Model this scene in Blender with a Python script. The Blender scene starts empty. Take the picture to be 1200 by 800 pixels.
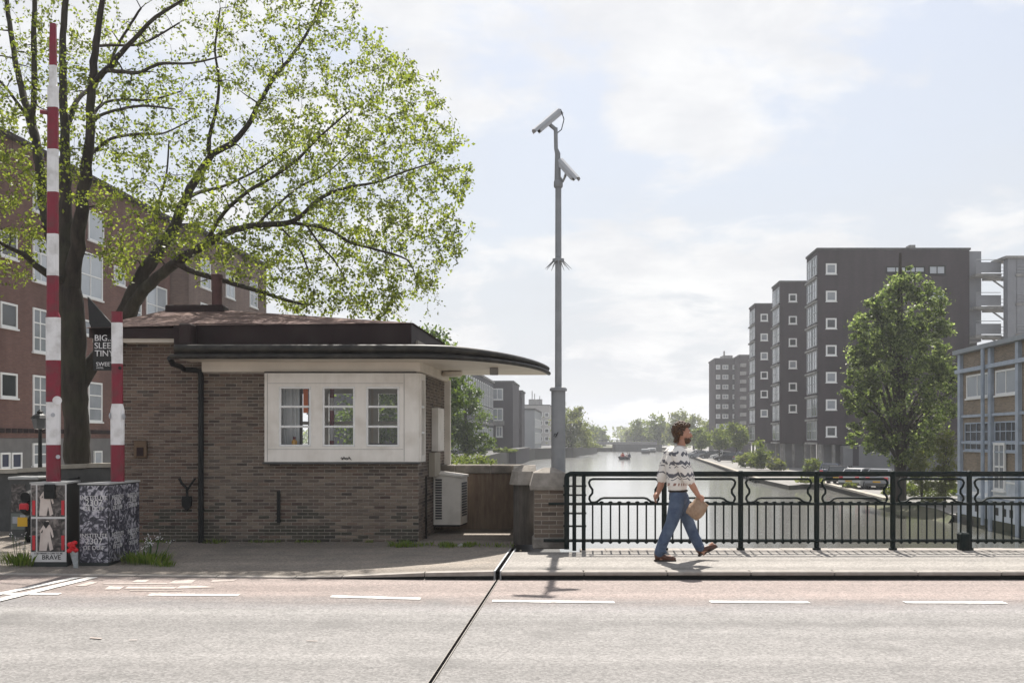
import bpy, bmesh, math, random
import numpy as np
from mathutils import Vector, Matrix
R = math.radians
D = bpy.data
SC = bpy.context.scene
COL = SC.collection
rng = random.Random(7)
nrg = np.random.default_rng(11)

# ------------------------------------------------------------------ camera
F = 1167.0            # focal length in photograph pixels (1200 wide)
EYE = 1.68
HZ = 515.0
cd = D.cameras.new('camera'); cam = D.objects.new('camera', cd); COL.objects.link(cam)
cam.location = (0, 0, EYE); cam.rotation_euler = (R(90), 0, 0)
cd.sensor_fit = 'HORIZONTAL'; cd.sensor_width = 36.0; cd.lens = F / 1200 * 36
cd.shift_y = (HZ - 400) / 1200; cd.clip_start = 0.1; cd.clip_end = 4000
SC.camera = cam

# ------------------------------------------------------------------ light
SUN_EL, SUN_AZ = 56.0, 4.0
SC.view_settings.view_transform = 'Standard'; SC.view_settings.look = 'None'
SC.view_settings.exposure = 0.95; SC.view_settings.gamma = 1
sl = D.lights.new('sun', 'SUN'); sun = D.objects.new('sun', sl); COL.objects.link(sun)
sl.energy = 4.7; sl.angle = R(0.6); sl.color = (1, .95, .88)
sun.rotation_euler = (R(-(90 - SUN_EL)), 0, R(-SUN_AZ)); sun.location = (0, 0, 60)

W = D.worlds.new('World'); SC.world = W; W.use_nodes = True
def build_world():
    nt = W.node_tree; N = nt.nodes; L = nt.links; N.clear()
    out = N.new('ShaderNodeOutputWorld'); bg = N.new('ShaderNodeBackground'); L.new(bg.outputs[0], out.inputs[0])
    sky = N.new('ShaderNodeTexSky'); sky.sky_type = 'NISHITA'; sky.sun_disc = False
    sky.sun_elevation = R(SUN_EL); sky.sun_rotation = R(SUN_AZ)
    sky.air_density = 1.0; sky.dust_density = 2.0; sky.ozone_density = 1.0
    tc = N.new('ShaderNodeTexCoord'); sep = N.new('ShaderNodeSeparateXYZ'); L.new(tc.outputs['Generated'], sep.inputs[0])
    def math_(op, a, b, clamp=False):
        m = N.new('ShaderNodeMath'); m.operation = op; m.use_clamp = clamp
        for i, v in enumerate((a, b)):
            if v is None: continue
            if isinstance(v, (int, float)): m.inputs[i].default_value = v
            else: L.new(v, m.inputs[i])
        return m.outputs[0]
    zc = math_('MAXIMUM', sep.outputs[2], 0.0)
    dn = math_('ADD', zc, 0.22)
    u = math_('DIVIDE', sep.outputs[0], dn); v = math_('DIVIDE', sep.outputs[1], dn)
    cmb = N.new('ShaderNodeCombineXYZ'); L.new(u, cmb.inputs[0]); L.new(v, cmb.inputs[1])
    def noise(scale, detail, rough, off):
        mp = N.new('ShaderNodeMapping'); mp.inputs['Location'].default_value = off; L.new(cmb.outputs[0], mp.inputs[0])
        n = N.new('ShaderNodeTexNoise'); n.inputs['Scale'].default_value = scale; n.inputs['Detail'].default_value = detail
        n.inputs['Roughness'].default_value = rough; n.inputs['Distortion'].default_value = .25; L.new(mp.outputs[0], n.inputs[0]); return n.outputs[0]
    def ramp(fac, a, b):
        r = N.new('ShaderNodeMapRange'); r.inputs[1].default_value = a; r.inputs[2].default_value = b; r.interpolation_type = 'SMOOTHSTEP'
        L.new(fac, r.inputs[0]); return r.outputs[0]
    big = ramp(noise(1.7, 10, .58, CLOUD_OFF), .462, .565)
    wisp = ramp(noise(.8, 8, .6, (1.7, 8.2, 0)), .35, .75)
    inner = ramp(noise(3.6, 8, .62, (5.2, 1.3, 0)), .3, .75)
    # white haze veil, thick at the horizon and thin overhead, then the cumulus
    om = math_('SUBTRACT', 1.0, zc); hv = math_('POWER', om, 2.2)
    vf = math_('ADD', math_('MULTIPLY', hv, .58), math_('ADD', math_('MULTIPLY', wisp, .16), .40), True)
    veil = N.new('ShaderNodeMixRGB'); L.new(vf, veil.inputs[0])
    sm = N.new('ShaderNodeMixRGB'); sm.blend_type = 'MULTIPLY'; sm.inputs[0].default_value = 1; sm.inputs[2].default_value = (SKY_K, SKY_K, SKY_K, 1)
    L.new(sky.outputs[0], sm.inputs[1])
    L.new(sm.outputs[0], veil.inputs[1]); veil.inputs[2].default_value = VEIL
    cc = N.new('ShaderNodeMixRGB'); L.new(inner, cc.inputs[0]); cc.inputs[1].default_value = CLOUD_LO; cc.inputs[2].default_value = CLOUD_HI
    fin = N.new('ShaderNodeMixRGB'); L.new(math_('MULTIPLY', big, .85), fin.inputs[0]); L.new(veil.outputs[0], fin.inputs[1]); L.new(cc.outputs[0], fin.inputs[2])
    L.new(fin.outputs[0], bg.inputs[0]); bg.inputs[1].default_value = .1
CLOUD_OFF = (20.7, 12.4, 0); SKY_K = 0.8
VEIL = (3.8, 3.92, 4.12, 1); CLOUD_LO = (4.25, 4.28, 4.4, 1); CLOUD_HI = (5.35, 5.33, 5.25, 1)
build_world()

# ------------------------------------------------------------------ helpers
def P(px, py, Y):                      # photograph pixel at depth Y -> point
    return ((px - 600) / F * Y, Y, EYE - (py - HZ) / F * Y)
def PX(px, Y): return (px - 600) / F * Y
def PZ(py, Y): return EYE - (py - HZ) / F * Y

def mat(name, c1, c2=None, scale=8.0, rough=.8, bump=0.0, bscale=None, metal=0.0, spec=.4, detail=6, c3=None, scale3=.6, amt3=.5, stretch=(1, 1, 1), island=None):
    m = D.materials.new(name); m.use_nodes = True; nt = m.node_tree; N = nt.nodes; L = nt.links
    b = N['Principled BSDF']; b.inputs['Roughness'].default_value = rough; b.inputs['Metallic'].default_value = metal
    b.inputs['Specular IOR Level'].default_value = spec
    c2 = c2 or tuple(x * .75 for x in c1)
    tc = N.new('ShaderNodeTexCoord'); mp = N.new('ShaderNodeMapping'); mp.inputs['Scale'].default_value = stretch
    L.new(tc.outputs['Object'], mp.inputs[0])
    n = N.new('ShaderNodeTexNoise'); n.inputs['Scale'].default_value = scale; n.inputs['Detail'].default_value = detail; n.inputs['Roughness'].default_value = .65
    L.new(mp.outputs[0], n.inputs[0])
    r = N.new('ShaderNodeValToRGB'); r.color_ramp.elements[0].position = .32; r.color_ramp.elements[1].position = .68
    r.color_ramp.elements[0].color = (*c1, 1); r.color_ramp.elements[1].color = (*c2, 1); L.new(n.outputs[0], r.inputs[0])
    col = r.outputs[0]
    if island:                          # random tone per piece
        g = N.new('ShaderNodeNewGeometry'); oi = N.new('ShaderNodeObjectInfo'); ad = N.new('ShaderNodeMath'); ad.operation = 'ADD'
        L.new(g.outputs['Random Per Island'], ad.inputs[0]); L.new(oi.outputs['Random'], ad.inputs[1])
        fr = N.new('ShaderNodeMath'); fr.operation = 'FRACT'; L.new(ad.outputs[0], fr.inputs[0])
        rr = N.new('ShaderNodeValToRGB'); rr.color_ramp.interpolation = 'LINEAR'
        while len(rr.color_ramp.elements) < len(island): rr.color_ramp.elements.new(.5)
        for i, c in enumerate(island):
            rr.color_ramp.elements[i].position = i / max(1, len(island) - 1); rr.color_ramp.elements[i].color = (*c, 1)
        L.new(fr.outputs[0], rr.inputs[0])
        mx = N.new('ShaderNodeMixRGB'); mx.blend_type = 'MIX'; mx.inputs[0].default_value = .72; L.new(col, mx.inputs[1]); L.new(rr.outputs[0], mx.inputs[2]); col = mx.outputs[0]
    if c3:
        n3 = N.new('ShaderNodeTexNoise'); n3.inputs['Scale'].default_value = scale3; n3.inputs['Detail'].default_value = 5; L.new(tc.outputs['Object'], n3.inputs[0])
        r3 = N.new('ShaderNodeMapRange'); r3.inputs[1].default_value = .45; r3.inputs[2].default_value = .68; r3.inputs[4].default_value = amt3; L.new(n3.outputs[0], r3.inputs[0])
        mx = N.new('ShaderNodeMixRGB'); L.new(r3.outputs[0], mx.inputs[0]); L.new(col, mx.inputs[1]); mx.inputs[2].default_value = (*c3, 1); col = mx.outputs[0]
    L.new(col, b.inputs['Base Color'])
    if bump:
        nb = N.new('ShaderNodeTexNoise'); nb.inputs['Scale'].default_value = bscale or scale * 3; nb.inputs['Detail'].default_value = 4; L.new(mp.outputs[0], nb.inputs[0])
        bp = N.new('ShaderNodeBump'); bp.inputs['Strength'].default_value = bump; bp.inputs['Distance'].default_value = .02; L.new(nb.outputs[0], bp.inputs['Height']); L.new(bp.outputs[0], b.inputs['Normal'])
    return m

def leaf_mat(name, cols, trans=.5, tcol=None):
    m = D.materials.new(name); m.use_nodes = True; nt = m.node_tree; N = nt.nodes; L = nt.links; N.clear()
    out = N.new('ShaderNodeOutputMaterial'); g = N.new('ShaderNodeNewGeometry')
    r = N.new('ShaderNodeValToRGB')
    while len(r.color_ramp.elements) < len(cols): r.color_ramp.elements.new(.5)
    for i, c in enumerate(cols):
        r.color_ramp.elements[i].position = i / (len(cols) - 1); r.color_ramp.elements[i].color = (*c, 1)
    L.new(g.outputs['Random Per Island'], r.inputs[0])
    d = N.new('ShaderNodeBsdfPrincipled'); d.inputs['Roughness'].default_value = .5; d.inputs['Specular IOR Level'].default_value = .35; L.new(r.outputs[0], d.inputs['Base Color'])
    t = N.new('ShaderNodeBsdfTranslucent'); tm = N.new('ShaderNodeMixRGB'); tm.blend_type = 'MULTIPLY'; tm.inputs[0].default_value = 1
    L.new(r.outputs[0], tm.inputs[1]); tm.inputs[2].default_value = (*(tcol or (3.0, 3.2, 1.5)), 1); L.new(tm.outputs[0], t.inputs[0])
    mx = N.new('ShaderNodeMixShader'); mx.inputs[0].default_value = trans; L.new(d.outputs[0], mx.inputs[1]); L.new(t.outputs[0], mx.inputs[2]); L.new(mx.outputs[0], out.inputs[0])
    return m

def glass_mat(name, tint=(.98, .985, .98), rough=0.02):
    m = D.materials.new(name); m.use_nodes = True; nt = m.node_tree; N = nt.nodes; L = nt.links; N.clear()
    out = N.new('ShaderNodeOutputMaterial'); t = N.new('ShaderNodeBsdfTransparent'); t.inputs[0].default_value = (*tint, 1)
    g = N.new('ShaderNodeBsdfGlossy'); g.inputs['Roughness'].default_value = rough
    fr = N.new('ShaderNodeFresnel'); fr.inputs[0].default_value = 1.5
    mu = N.new('ShaderNodeMath'); mu.operation = 'MULTIPLY_ADD'; mu.inputs[1].default_value = 1.0; mu.inputs[2].default_value = .005; mu.use_clamp = True; L.new(fr.outputs[0], mu.inputs[0])
    mx = N.new('ShaderNodeMixShader'); L.new(mu.outputs[0], mx.inputs[0]); L.new(t.outputs[0], mx.inputs[1]); L.new(g.outputs[0], mx.inputs[2]); L.new(mx.outputs[0], out.inputs[0])
    return m

class MB:
    def __init__(s, o=(0, 0, 0)):
        s.v = []; s.f = []; s.m = []; s.o = o; s.cur = 0
    def add(s, vs, fs):
        b = len(s.v); s.v.extend(tuple(v) for v in vs); s.f.extend(tuple(i + b for i in f) for f in fs); s.m.extend([s.cur] * len(fs)); return s
    def box(s, x0, x1, y0, y1, z0, z1):
        vs = [(x, y, z) for z in (z0, z1) for y in (y0, y1) for x in (x0, x1)]
        return s.add(vs, [(0, 2, 3, 1), (4, 5, 7, 6), (0, 1, 5, 4), (2, 6, 7, 3), (0, 4, 6, 2), (1, 3, 7, 5)])
    def cbox(s, x0, x1, y0, y1, z0, z1, c=.01):
        c = min(c, abs(x1 - x0) * .45, abs(y1 - y0) * .45, abs(z1 - z0) * .45)
        vs = []; X = (x0, x1); Y = (y0, y1); Z = (z0, z1)
        idx = {}
        for i in (0, 1):
            for j in (0, 1):
                for k in (0, 1):
                    for a in range(3):   # a = axis of the face this vertex lies on
                        p = [X[i], Y[j], Z[k]]; sg = (1 - 2 * i, 1 - 2 * j, 1 - 2 * k)
                        for q in range(3):
                            if q != a: p[q] += sg[q] * c
                        idx[(i, j, k, a)] = len(vs); vs.append(tuple(p))
        fs = []
        for a in range(3):
            for sd in (0, 1):
                o = [(0, 0), (1, 0), (1, 1), (0, 1)]; f = []
                for (p, q) in o:
                    t = [0, 0, 0]; t[a] = sd; t[(a + 1) % 3] = p; t[(a + 2) % 3] = q; f.append(idx[(*t, a)])
                fs.append(f if sd else f[::-1])
        for a in range(3):               # 12 edge faces
            b, c_ = (a + 1) % 3, (a + 2) % 3
            for p in (0, 1):
                for q in (0, 1):
                    def K(e, ax):
                        t = [0, 0, 0]; t[a] = e; t[b] = p; t[c_] = q; return idx[(*t, ax)]
                    fs.append((K(0, b), K(1, b), K(1, c_), K(0, c_)))
        for i in (0, 1):
            for j in (0, 1):
                for k in (0, 1): fs.append((idx[(i, j, k, 0)], idx[(i, j, k, 1)], idx[(i, j, k, 2)]))
        return s.add(vs, fs)
    def prism(s, poly, z0, z1):
        n = len(poly); f0 = (lambda i: z0) if not callable(z0) else (lambda i: z0(poly[i])); f1 = (lambda i: z1) if not callable(z1) else (lambda i: z1(poly[i]))
        vs = [(p[0], p[1], f0(i)) for i, p in enumerate(poly)] + [(p[0], p[1], f1(i)) for i, p in enumerate(poly)]
        fs = [tuple(range(n))[::-1], tuple(range(n, 2 * n))] + [(i, (i + 1) % n, (i + 1) % n + n, i + n) for i in range(n)]
        return s.add(vs, fs)
    def prism_xz(s, poly, y0, y1):       # outline in x,z pushed along y
        n = len(poly); vs = [(p[0], y0, p[1]) for p in poly] + [(p[0], y1, p[1]) for p in poly]
        fs = [tuple(range(n)), tuple(range(n, 2 * n))[::-1]] + [(i, i + n, (i + 1) % n + n, (i + 1) % n) for i in range(n)]
        return s.add(vs, fs)
    def tube(s, pts, rad, n=8, caps=True, closed=False, sq=1.0):
        pts = [Vector(p) for p in pts]; k = len(pts)
        rad = [rad] * k if isinstance(rad, (int, float)) else list(rad)
        vs = []; up = None
        for i, p in enumerate(pts):
            if closed: t = pts[(i + 1) % k] - pts[i - 1]
            else: t = pts[min(i + 1, k - 1)] - pts[max(i - 1, 0)]
            if t.length < 1e-9: t = Vector((0, 0, 1))
            t.normalize()
            if up is None: up = Vector((0, 0, 1)) if abs(t.z) < .9 else Vector((0, 1, 0))
            u = t.cross(up)
            if u.length < 1e-4: u = t.cross(Vector((1, 0, 0)))
            u.normalize(); w = u.cross(t).normalized(); up = w
            for a in range(n):
                an = 2 * math.pi * (a + .5) / n; vs.append(p + (u * math.cos(an) * sq + w * math.sin(an)) * rad[i])
        fs = []
        for i in range(k if closed else k - 1):
            j = (i + 1) % k
            for a in range(n): fs.append((i * n + a, i * n + (a + 1) % n, j * n + (a + 1) % n, j * n + a))
        if caps and not closed: fs.append(tuple(range(n))[::-1]); fs.append(tuple(range((k - 1) * n, k * n)))
        return s.add(vs, fs)
    def ell(s, c, r, n=12, m=8, M=None):
        vs = [Vector((0, 0, -1))]; 
        for i in range(1, m):
            ph = -math.pi / 2 + math.pi * i / m
            for a in range(n):
                th = 2 * math.pi * a / n; vs.append(Vector((math.cos(ph) * math.cos(th), math.cos(ph) * math.sin(th), math.sin(ph))))
        vs.append(Vector((0, 0, 1)))
        o = []
        for v in vs:
            q = Vector((v.x * r[0], v.y * r[1], v.z * r[2]))
            if M is not None: q = M @ q
            o.append(q + Vector(c))
        fs = [(0, 1 + (a + 1) % n, 1 + a) for a in range(n)]
        for i in range(m - 2):
            for a in range(n):
                b = 1 + i * n; fs.append((b + a, b + (a + 1) % n, b + n + (a + 1) % n, b + n + a))
        l = len(o) - 1; b = 1 + (m - 2) * n
        fs += [(b + a, b + (a + 1) % n, l) for a in range(n)]
        return s.add(o, fs)
    def lathe(s, prof, c=(0, 0, 0), n=12):
        vs = []; k = len(prof)
        for r, z in prof:
            for a in range(n):
                th = 2 * math.pi * (a + .5) / n; vs.append((c[0] + r * math.cos(th), c[1] + r * math.sin(th), c[2] + z))
        fs = [(i * n + a, i * n + (a + 1) % n, (i + 1) * n + (a + 1) % n, (i + 1) * n + a) for i in range(k - 1) for a in range(n)]
        fs += [tuple(range(n))[::-1], tuple(range((k - 1) * n, k * n))]
        return s.add(vs, fs)
    def obox(s, c, U, V, Wd):            # half-extent vectors
        c, U, V, Wd = map(Vector, (c, U, V, Wd))
        vs = [c + U * a + V * b + Wd * d for d in (-1, 1) for b in (-1, 1) for a in (-1, 1)]
        return s.add(vs, [(0, 2, 3, 1), (4, 5, 7, 6), (0, 1, 5, 4), (2, 6, 7, 3), (0, 4, 6, 2), (1, 3, 7, 5)])
    def mesh(s, name, mats, smooth=False, fix=True):
        me = D.meshes.new(name)
        ox, oy, oz = s.o
        me.from_pydata([(v[0] - ox, v[1] - oy, v[2] - oz) for v in s.v], [], s.f)
        for m in (mats if isinstance(mats, (list, tuple)) else [mats]): me.materials.append(m)
        if any(s.m): me.polygons.foreach_set('material_index', s.m)
        if fix:
            bm = bmesh.new(); bm.from_mesh(me); bmesh.ops.recalc_face_normals(bm, faces=bm.faces); bm.to_mesh(me); bm.free()
        if smooth:
            me.polygons.foreach_set('use_smooth', [True] * len(me.polygons)); me.set_sharp_from_angle(angle=R(smooth if smooth is not True else 40))
        me.update(); return me
    def build(s, name, mats, parent=None, smooth=False, fix=True):
        return link(name, s.mesh(name, mats, smooth, fix), parent)

def link(name, data, parent=None, loc=None, rz=None):
    o = D.objects.new(name, data); COL.objects.link(o)
    if parent is not None: o.parent = parent
    if loc is not None: o.location = loc
    if rz is not None: o.rotation_euler = (0, 0, rz)
    return o
def tag(o, label=None, cat=None, group=None, kind=None):
    if label: o['label'] = label
    if cat: o['category'] = cat
    if group: o['group'] = group
    if kind: o['kind'] = kind
    return o
def thing(name, label, cat, loc=(0, 0, 0), rz=0, group=None):
    o = link(name, None, None, loc, rz); o.empty_display_size = .3
    return tag(o, label, cat, group)
def copy_tree(o, parent=None):
    c = o.copy(); COL.objects.link(c)
    if parent is not None: c.parent = parent
    for ch in list(o.children): copy_tree(ch, c)
    return c
def struct(o): o['kind'] = 'structure'; return o
def quads_mesh(name, Q, m, tri=False):  # Q: n x k x 3 array
    n, k, _ = Q.shape; me = D.meshes.new(name)
    me.vertices.add(n * k); me.vertices.foreach_set('co', Q.reshape(-1).astype(np.float32))
    me.loops.add(n * k); me.loops.foreach_set('vertex_index', np.arange(n * k, dtype=np.int32))
    me.polygons.add(n); me.polygons.foreach_set('loop_start', np.arange(0, n * k, k, dtype=np.int32))
    me.materials.append(m); me.update(calc_edges=True); me.validate(); return me
def text_mesh(body, size, m, extrude=.0015, align='CENTER'):
    cu = D.curves.new('lettering', 'FONT'); cu.body = body; cu.size = size; cu.align_x = align; cu.align_y = 'CENTER'; cu.extrude = extrude; cu.resolution_u = 3
    o = D.objects.new('lettering', cu); COL.objects.link(o)
    dg = bpy.context.evaluated_depsgraph_get(); me = D.meshes.new_from_object(o.evaluated_get(dg)); D.objects.remove(o)
    me.materials.clear(); me.materials.append(m); return me
def remesh(mb, name, mats, parent, voxel, smooth_it=4, factor=.5):
    o = mb.build(name, mats, None, fix=True)
    md = o.modifiers.new('r', 'REMESH'); md.mode = 'VOXEL'; md.voxel_size = voxel; md.use_smooth_shade = True
    sm = o.modifiers.new('s', 'SMOOTH'); sm.iterations = smooth_it; sm.factor = factor
    dg = bpy.context.evaluated_depsgraph_get(); me = D.meshes.new_from_object(o.evaluated_get(dg))
    D.objects.remove(o); me.name = name; me.materials.clear()
    for m in (mats if isinstance(mats, (list, tuple)) else [mats]): me.materials.append(m)
    me.polygons.foreach_set('use_smooth', [True] * len(me.polygons))
    return link(name, me, parent)

# ------------------------------------------------------------------ materials
M = {}
def asphalt(name, base, spk, dark):
    m = mat(name, base, spk, scale=3.0, rough=.85, spec=.3); nt = m.node_tree; N = nt.nodes; L = nt.links; b = N['Principled BSDF']
    src = b.inputs['Base Color'].links[0].from_socket; tc = [n for n in N if n.type == 'TEX_COORD'][0]
    vo = N.new('ShaderNodeTexVoronoi'); vo.inputs['Scale'].default_value = 55; L.new(tc.outputs['Object'], vo.inputs[0])
    hs = N.new('ShaderNodeSeparateColor'); L.new(vo.outputs['Color'], hs.inputs[0])
    rr = N.new('ShaderNodeMapRange'); rr.inputs[3].default_value = .70; rr.inputs[4].default_value = 1.27; L.new(hs.outputs[0], rr.inputs[0])
    no = N.new('ShaderNodeTexNoise'); no.inputs['Scale'].default_value = 24; no.inputs['Detail'].default_value = 3; L.new(tc.outputs['Object'], no.inputs[0])
    r2 = N.new('ShaderNodeMapRange'); r2.inputs[1].default_value = .3; r2.inputs[2].default_value = .7; r2.inputs[3].default_value = .9; r2.inputs[4].default_value = 1.09; L.new(no.outputs[0], r2.inputs[0])
    # long wear bands along the carriageway
    mp = N.new('ShaderNodeMapping'); mp.inputs['Scale'].default_value = (.03, 1, 1); L.new(tc.outputs['Object'], mp.inputs[0])
    wn = N.new('ShaderNodeTexNoise'); wn.inputs['Scale'].default_value = 1.6; wn.inputs['Detail'].default_value = 3; L.new(mp.outputs[0], wn.inputs[0])
    r3 = N.new('ShaderNodeMapRange'); r3.inputs[1].default_value = .3; r3.inputs[2].default_value = .7; r3.inputs[3].default_value = .74; r3.inputs[4].default_value = 1.2; L.new(wn.outputs[0], r3.inputs[0])
    m1 = N.new('ShaderNodeMath'); m1.operation = 'MULTIPLY'; L.new(rr.outputs[0], m1.inputs[0]); L.new(r2.outputs[0], m1.inputs[1])
    m2 = N.new('ShaderNodeMath'); m2.operation = 'MULTIPLY'; L.new(m1.outputs[0], m2.inputs[0]); L.new(r3.outputs[0], m2.inputs[1])
    mx = N.new('ShaderNodeMixRGB'); mx.blend_type = 'MULTIPLY'; mx.inputs[0].default_value = 1; L.new(src, mx.inputs[1]); L.new(m2.outputs[0], mx.inputs[2])
    # cracks and oil spots
    cr = N.new('ShaderNodeTexNoise'); cr.inputs['Scale'].default_value = .9; cr.inputs['Detail'].default_value = 7; L.new(tc.outputs['Object'], cr.inputs[0])
    r4 = N.new('ShaderNodeMapRange'); r4.inputs[1].default_value = .58; r4.inputs[2].default_value = .72; r4.inputs[4].default_value = .55; L.new(cr.outputs[0], r4.inputs[0])
    m4 = N.new('ShaderNodeMixRGB'); L.new(r4.outputs[0], m4.inputs[0]); L.new(mx.outputs[0], m4.inputs[1]); m4.inputs[2].default_value = (*dark, 1)
    L.new(m4.outputs[0], b.inputs['Base Color'])
    bp = N.new('ShaderNodeBump'); bp.inputs['Strength'].default_value = .35; bp.inputs['Distance'].default_value = .006; L.new(vo.outputs['Distance'], bp.inputs['Height']); L.new(bp.outputs[0], b.inputs['Normal'])
    return m
M['road'] = asphalt('asphalt', (.222, .212, .204), (.185, .178, .171), (.10, .096, .092))
M['bike'] = asphalt('red asphalt', (.25, .205, .187), (.215, .18, .165), (.15, .13, .12))
def lane_fade(m, grey):               # worn edge where the red surfacing peters out into the carriageway
    nt = m.node_tree; N = nt.nodes; L = nt.links; b = N['Principled BSDF']; src = b.inputs['Base Color'].links[0].from_socket
    tc = N.new('ShaderNodeTexCoord'); sp = N.new('ShaderNodeSeparateXYZ'); L.new(tc.outputs['Object'], sp.inputs[0])
    def mm(op, a, c):
        q = N.new('ShaderNodeMath'); q.operation = op
        for k, v in enumerate((a, c)):
            if isinstance(v, (int, float)): q.inputs[k].default_value = v
            else: L.new(v, q.inputs[k])
        return q.outputs[0]
    line = mm('ADD', mm('MULTIPLY', mm('MAXIMUM', mm('MULTIPLY', mm('ADD', sp.outputs[0], .3), -1.0), 0.0), .077), 10.2)
    n = N.new('ShaderNodeTexNoise'); n.inputs['Scale'].default_value = 2.2; n.inputs['Detail'].default_value = 6; L.new(tc.outputs['Object'], n.inputs[0])
    dd = mm('ADD', mm('SUBTRACT', sp.outputs[1], line), mm('MULTIPLY', mm('SUBTRACT', n.outputs[0], .5), .9))
    r = N.new('ShaderNodeMapRange'); r.interpolation_type = 'SMOOTHSTEP'; r.inputs[1].default_value = -.3; r.inputs[2].default_value = .55; L.new(dd, r.inputs[0])
    g = N.new('ShaderNodeMixRGB'); g.blend_type = 'MULTIPLY'; g.inputs[0].default_value = 1; L.new(src, g.inputs[1]); g.inputs[2].default_value = (*grey, 1)
    x = N.new('ShaderNodeMixRGB'); L.new(r.outputs[0], x.inputs[0]); L.new(g.outputs[0], x.inputs[1]); L.new(src, x.inputs[2]); L.new(x.outputs[0], b.inputs['Base Color'])
lane_fade(M['bike'], (.875, 1.0, 1.07))
M['walk'] = asphalt('pavement asphalt', (.27, .25, .228), (.225, .21, .192), (.16, .15, .138))
M['fore'] = asphalt('forecourt asphalt', (.24, .205, .17), (.18, .16, .138), (.11, .10, .088))
M['kerb'] = mat('kerb stone', (.34, .31, .28), (.25, .225, .20), 9, .85, .15, c3=(.2, .18, .16), scale3=2, amt3=.5)
M['paint'] = mat('road paint', (.72, .71, .68), (.58, .57, .54), 25, .7, .1, c3=(.33, .31, .29), scale3=9, amt3=.75)
M['paint_worn'] = mat('worn road paint', (.45, .40, .37), (.34, .29, .265), 20, .75, .1, c3=(.3, .25, .22), scale3=5, amt3=.95)
M['steel'] = mat('galvanised steel', (.36, .37, .38), (.29, .3, .31), 14, .5, .05, metal=.35)
M['pole'] = mat('grey pole paint', (.25, .26, .27), (.2, .21, .22), 5, .5, .04, c3=(.15, .14, .13), scale3=1.5, amt3=.35)
M['camw'] = mat('camera housing', (.42, .43, .45), (.36, .37, .39), 8, .45, 0)
M['black'] = mat('black metal', (.010, .011, .011), (.016, .017, .017), 10, .5, .05, spec=.2)
M['rail'] = mat('green black rail paint', (.007, .013, .0125), (.011, .018, .0165), 12, .62, .08, spec=.15, c3=(.035, .03, .024), scale3=6, amt3=.35)
M['white'] = mat('white paint', (.77, .73, .67), (.69, .65, .59), 5, .5, .05, stretch=(1.6, 1.6, .22), c3=(.50, .45, .38), scale3=3.2, amt3=.5)
M['cream'] = mat('cream paint', (.70, .64, .55), (.63, .57, .49), 3, .6, .03, c3=(.48, .43, .36), scale3=1.8, amt3=.4)
M['wframe'] = mat('window paint', (.78, .78, .76), (.7, .7, .68), 5, .5)
M['brown'] = mat('dark brown fascia', (.026, .013, .013), (.017, .010, .010), 6, .6, .05, spec=.2, c3=(.05, .035, .03), scale3=3, amt3=.4)
M['gutter'] = mat('dark gutter', (.014, .013, .011), (.024, .021, .018), 8, .5, .06, spec=.25, c3=(.07, .062, .05), scale3=5, amt3=.5)
M['roof'] = mat('mossy bitumen roof', (.125, .075, .062), (.075, .045, .04), 6, .95, .5, 30, c3=(.19, .125, .10), scale3=2.6, amt3=.7)
M['mortar'] = mat('mortar', (.40, .36, .31), (.31, .275, .24), 12, .95, .2, c3=(.18, .155, .13), scale3=1.2, amt3=.5)
M['brick'] = mat('brown grey brick', (.15, .117, .096), (.095, .076, .065), 30, .9, .35, 60, island=[(.034, .029, .025), (.155, .118, .089), (.205, .160, .122), (.112, .086, .069), (.25, .20, .152), (.06, .051, .044)])
M['brick2'] = mat('red brown brick', (.155, .098, .073), (.10, .066, .053), 30, .9, .35, 60, island=[(.038, .028, .025), (.145, .096, .072), (.18, .134, .10), (.10, .073, .059), (.21, .156, .118), (.062, .046, .04)]
)
M['brick3'] = mat('mossy stained brick', (.07, .064, .05), (.045, .042, .034), 30, .95, .35, 60, island=[(.03, .028, .024), (.075, .066, .052), (.055, .055, .04), (.1, .082, .066)])
M['stone'] = mat('weathered stone', (.32, .29, .255), (.20, .18, .155), 7, .95, .35, 30, c3=(.08, .07, .06), scale3=2.5, amt3=.7)
M['stonelight'] = mat('pale coping stone', (.42, .385, .33), (.33, .30, .25), 6, .95, .3, 30, c3=(.2, .18, .14), scale3=2, amt3=.5)
M['streak'] = mat('dark streaked stone', (.13, .115, .10), (.05, .044, .038), 5, .95, .3, 25, stretch=(2.2, 2.2, .3), c3=(.03, .027, .024), scale3=2.2, amt3=.7)
M['stonebrown'] = mat('streaked brown wall', (.24, .18, .13), (.13, .093, .068), 5, .95, .3, 25, stretch=(2.2, 2.2, .35), c3=(.22, .17, .125), scale3=1.7, amt3=.5)
M['concrete'] = mat('grey concrete', (.30, .29, .275), (.21, .205, .195), 4, .9, .2, c3=(.12, .12, .11), scale3=1.3, amt3=.55)
M['darkconc'] = mat('dark concrete', (.11, .11, .106), (.07, .07, .068), 4, .9, .2, c3=(.045, .045, .042), scale3=1.3, amt3=.5)
M['glass'] = glass_mat('window glass')
M['redpaint'] = mat('red barrier paint', (.21, .012, .03), (.17, .011, .026), 6, .5, .03, c3=(.10, .035, .035), scale3=7, amt3=.6)
M['whitepaint'] = mat('white barrier paint', (.74, .73, .73), (.66, .65, .65), 5, .5, .03, c3=(.36, .34, .32), scale3=7, amt3=.55, stretch=(1, 1, .4))
M['bark'] = mat('bark', (.055, .043, .034), (.016, .013, .011), 9, .95, .9, 22, stretch=(1, 1, .22), c3=(.05, .055, .03), scale3=1.5, amt3=.5)
M['grass'] = leaf_mat('grass blade', [(.05, .08, .015), (.11, .16, .03), (.16, .17, .06)], .35)
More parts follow.
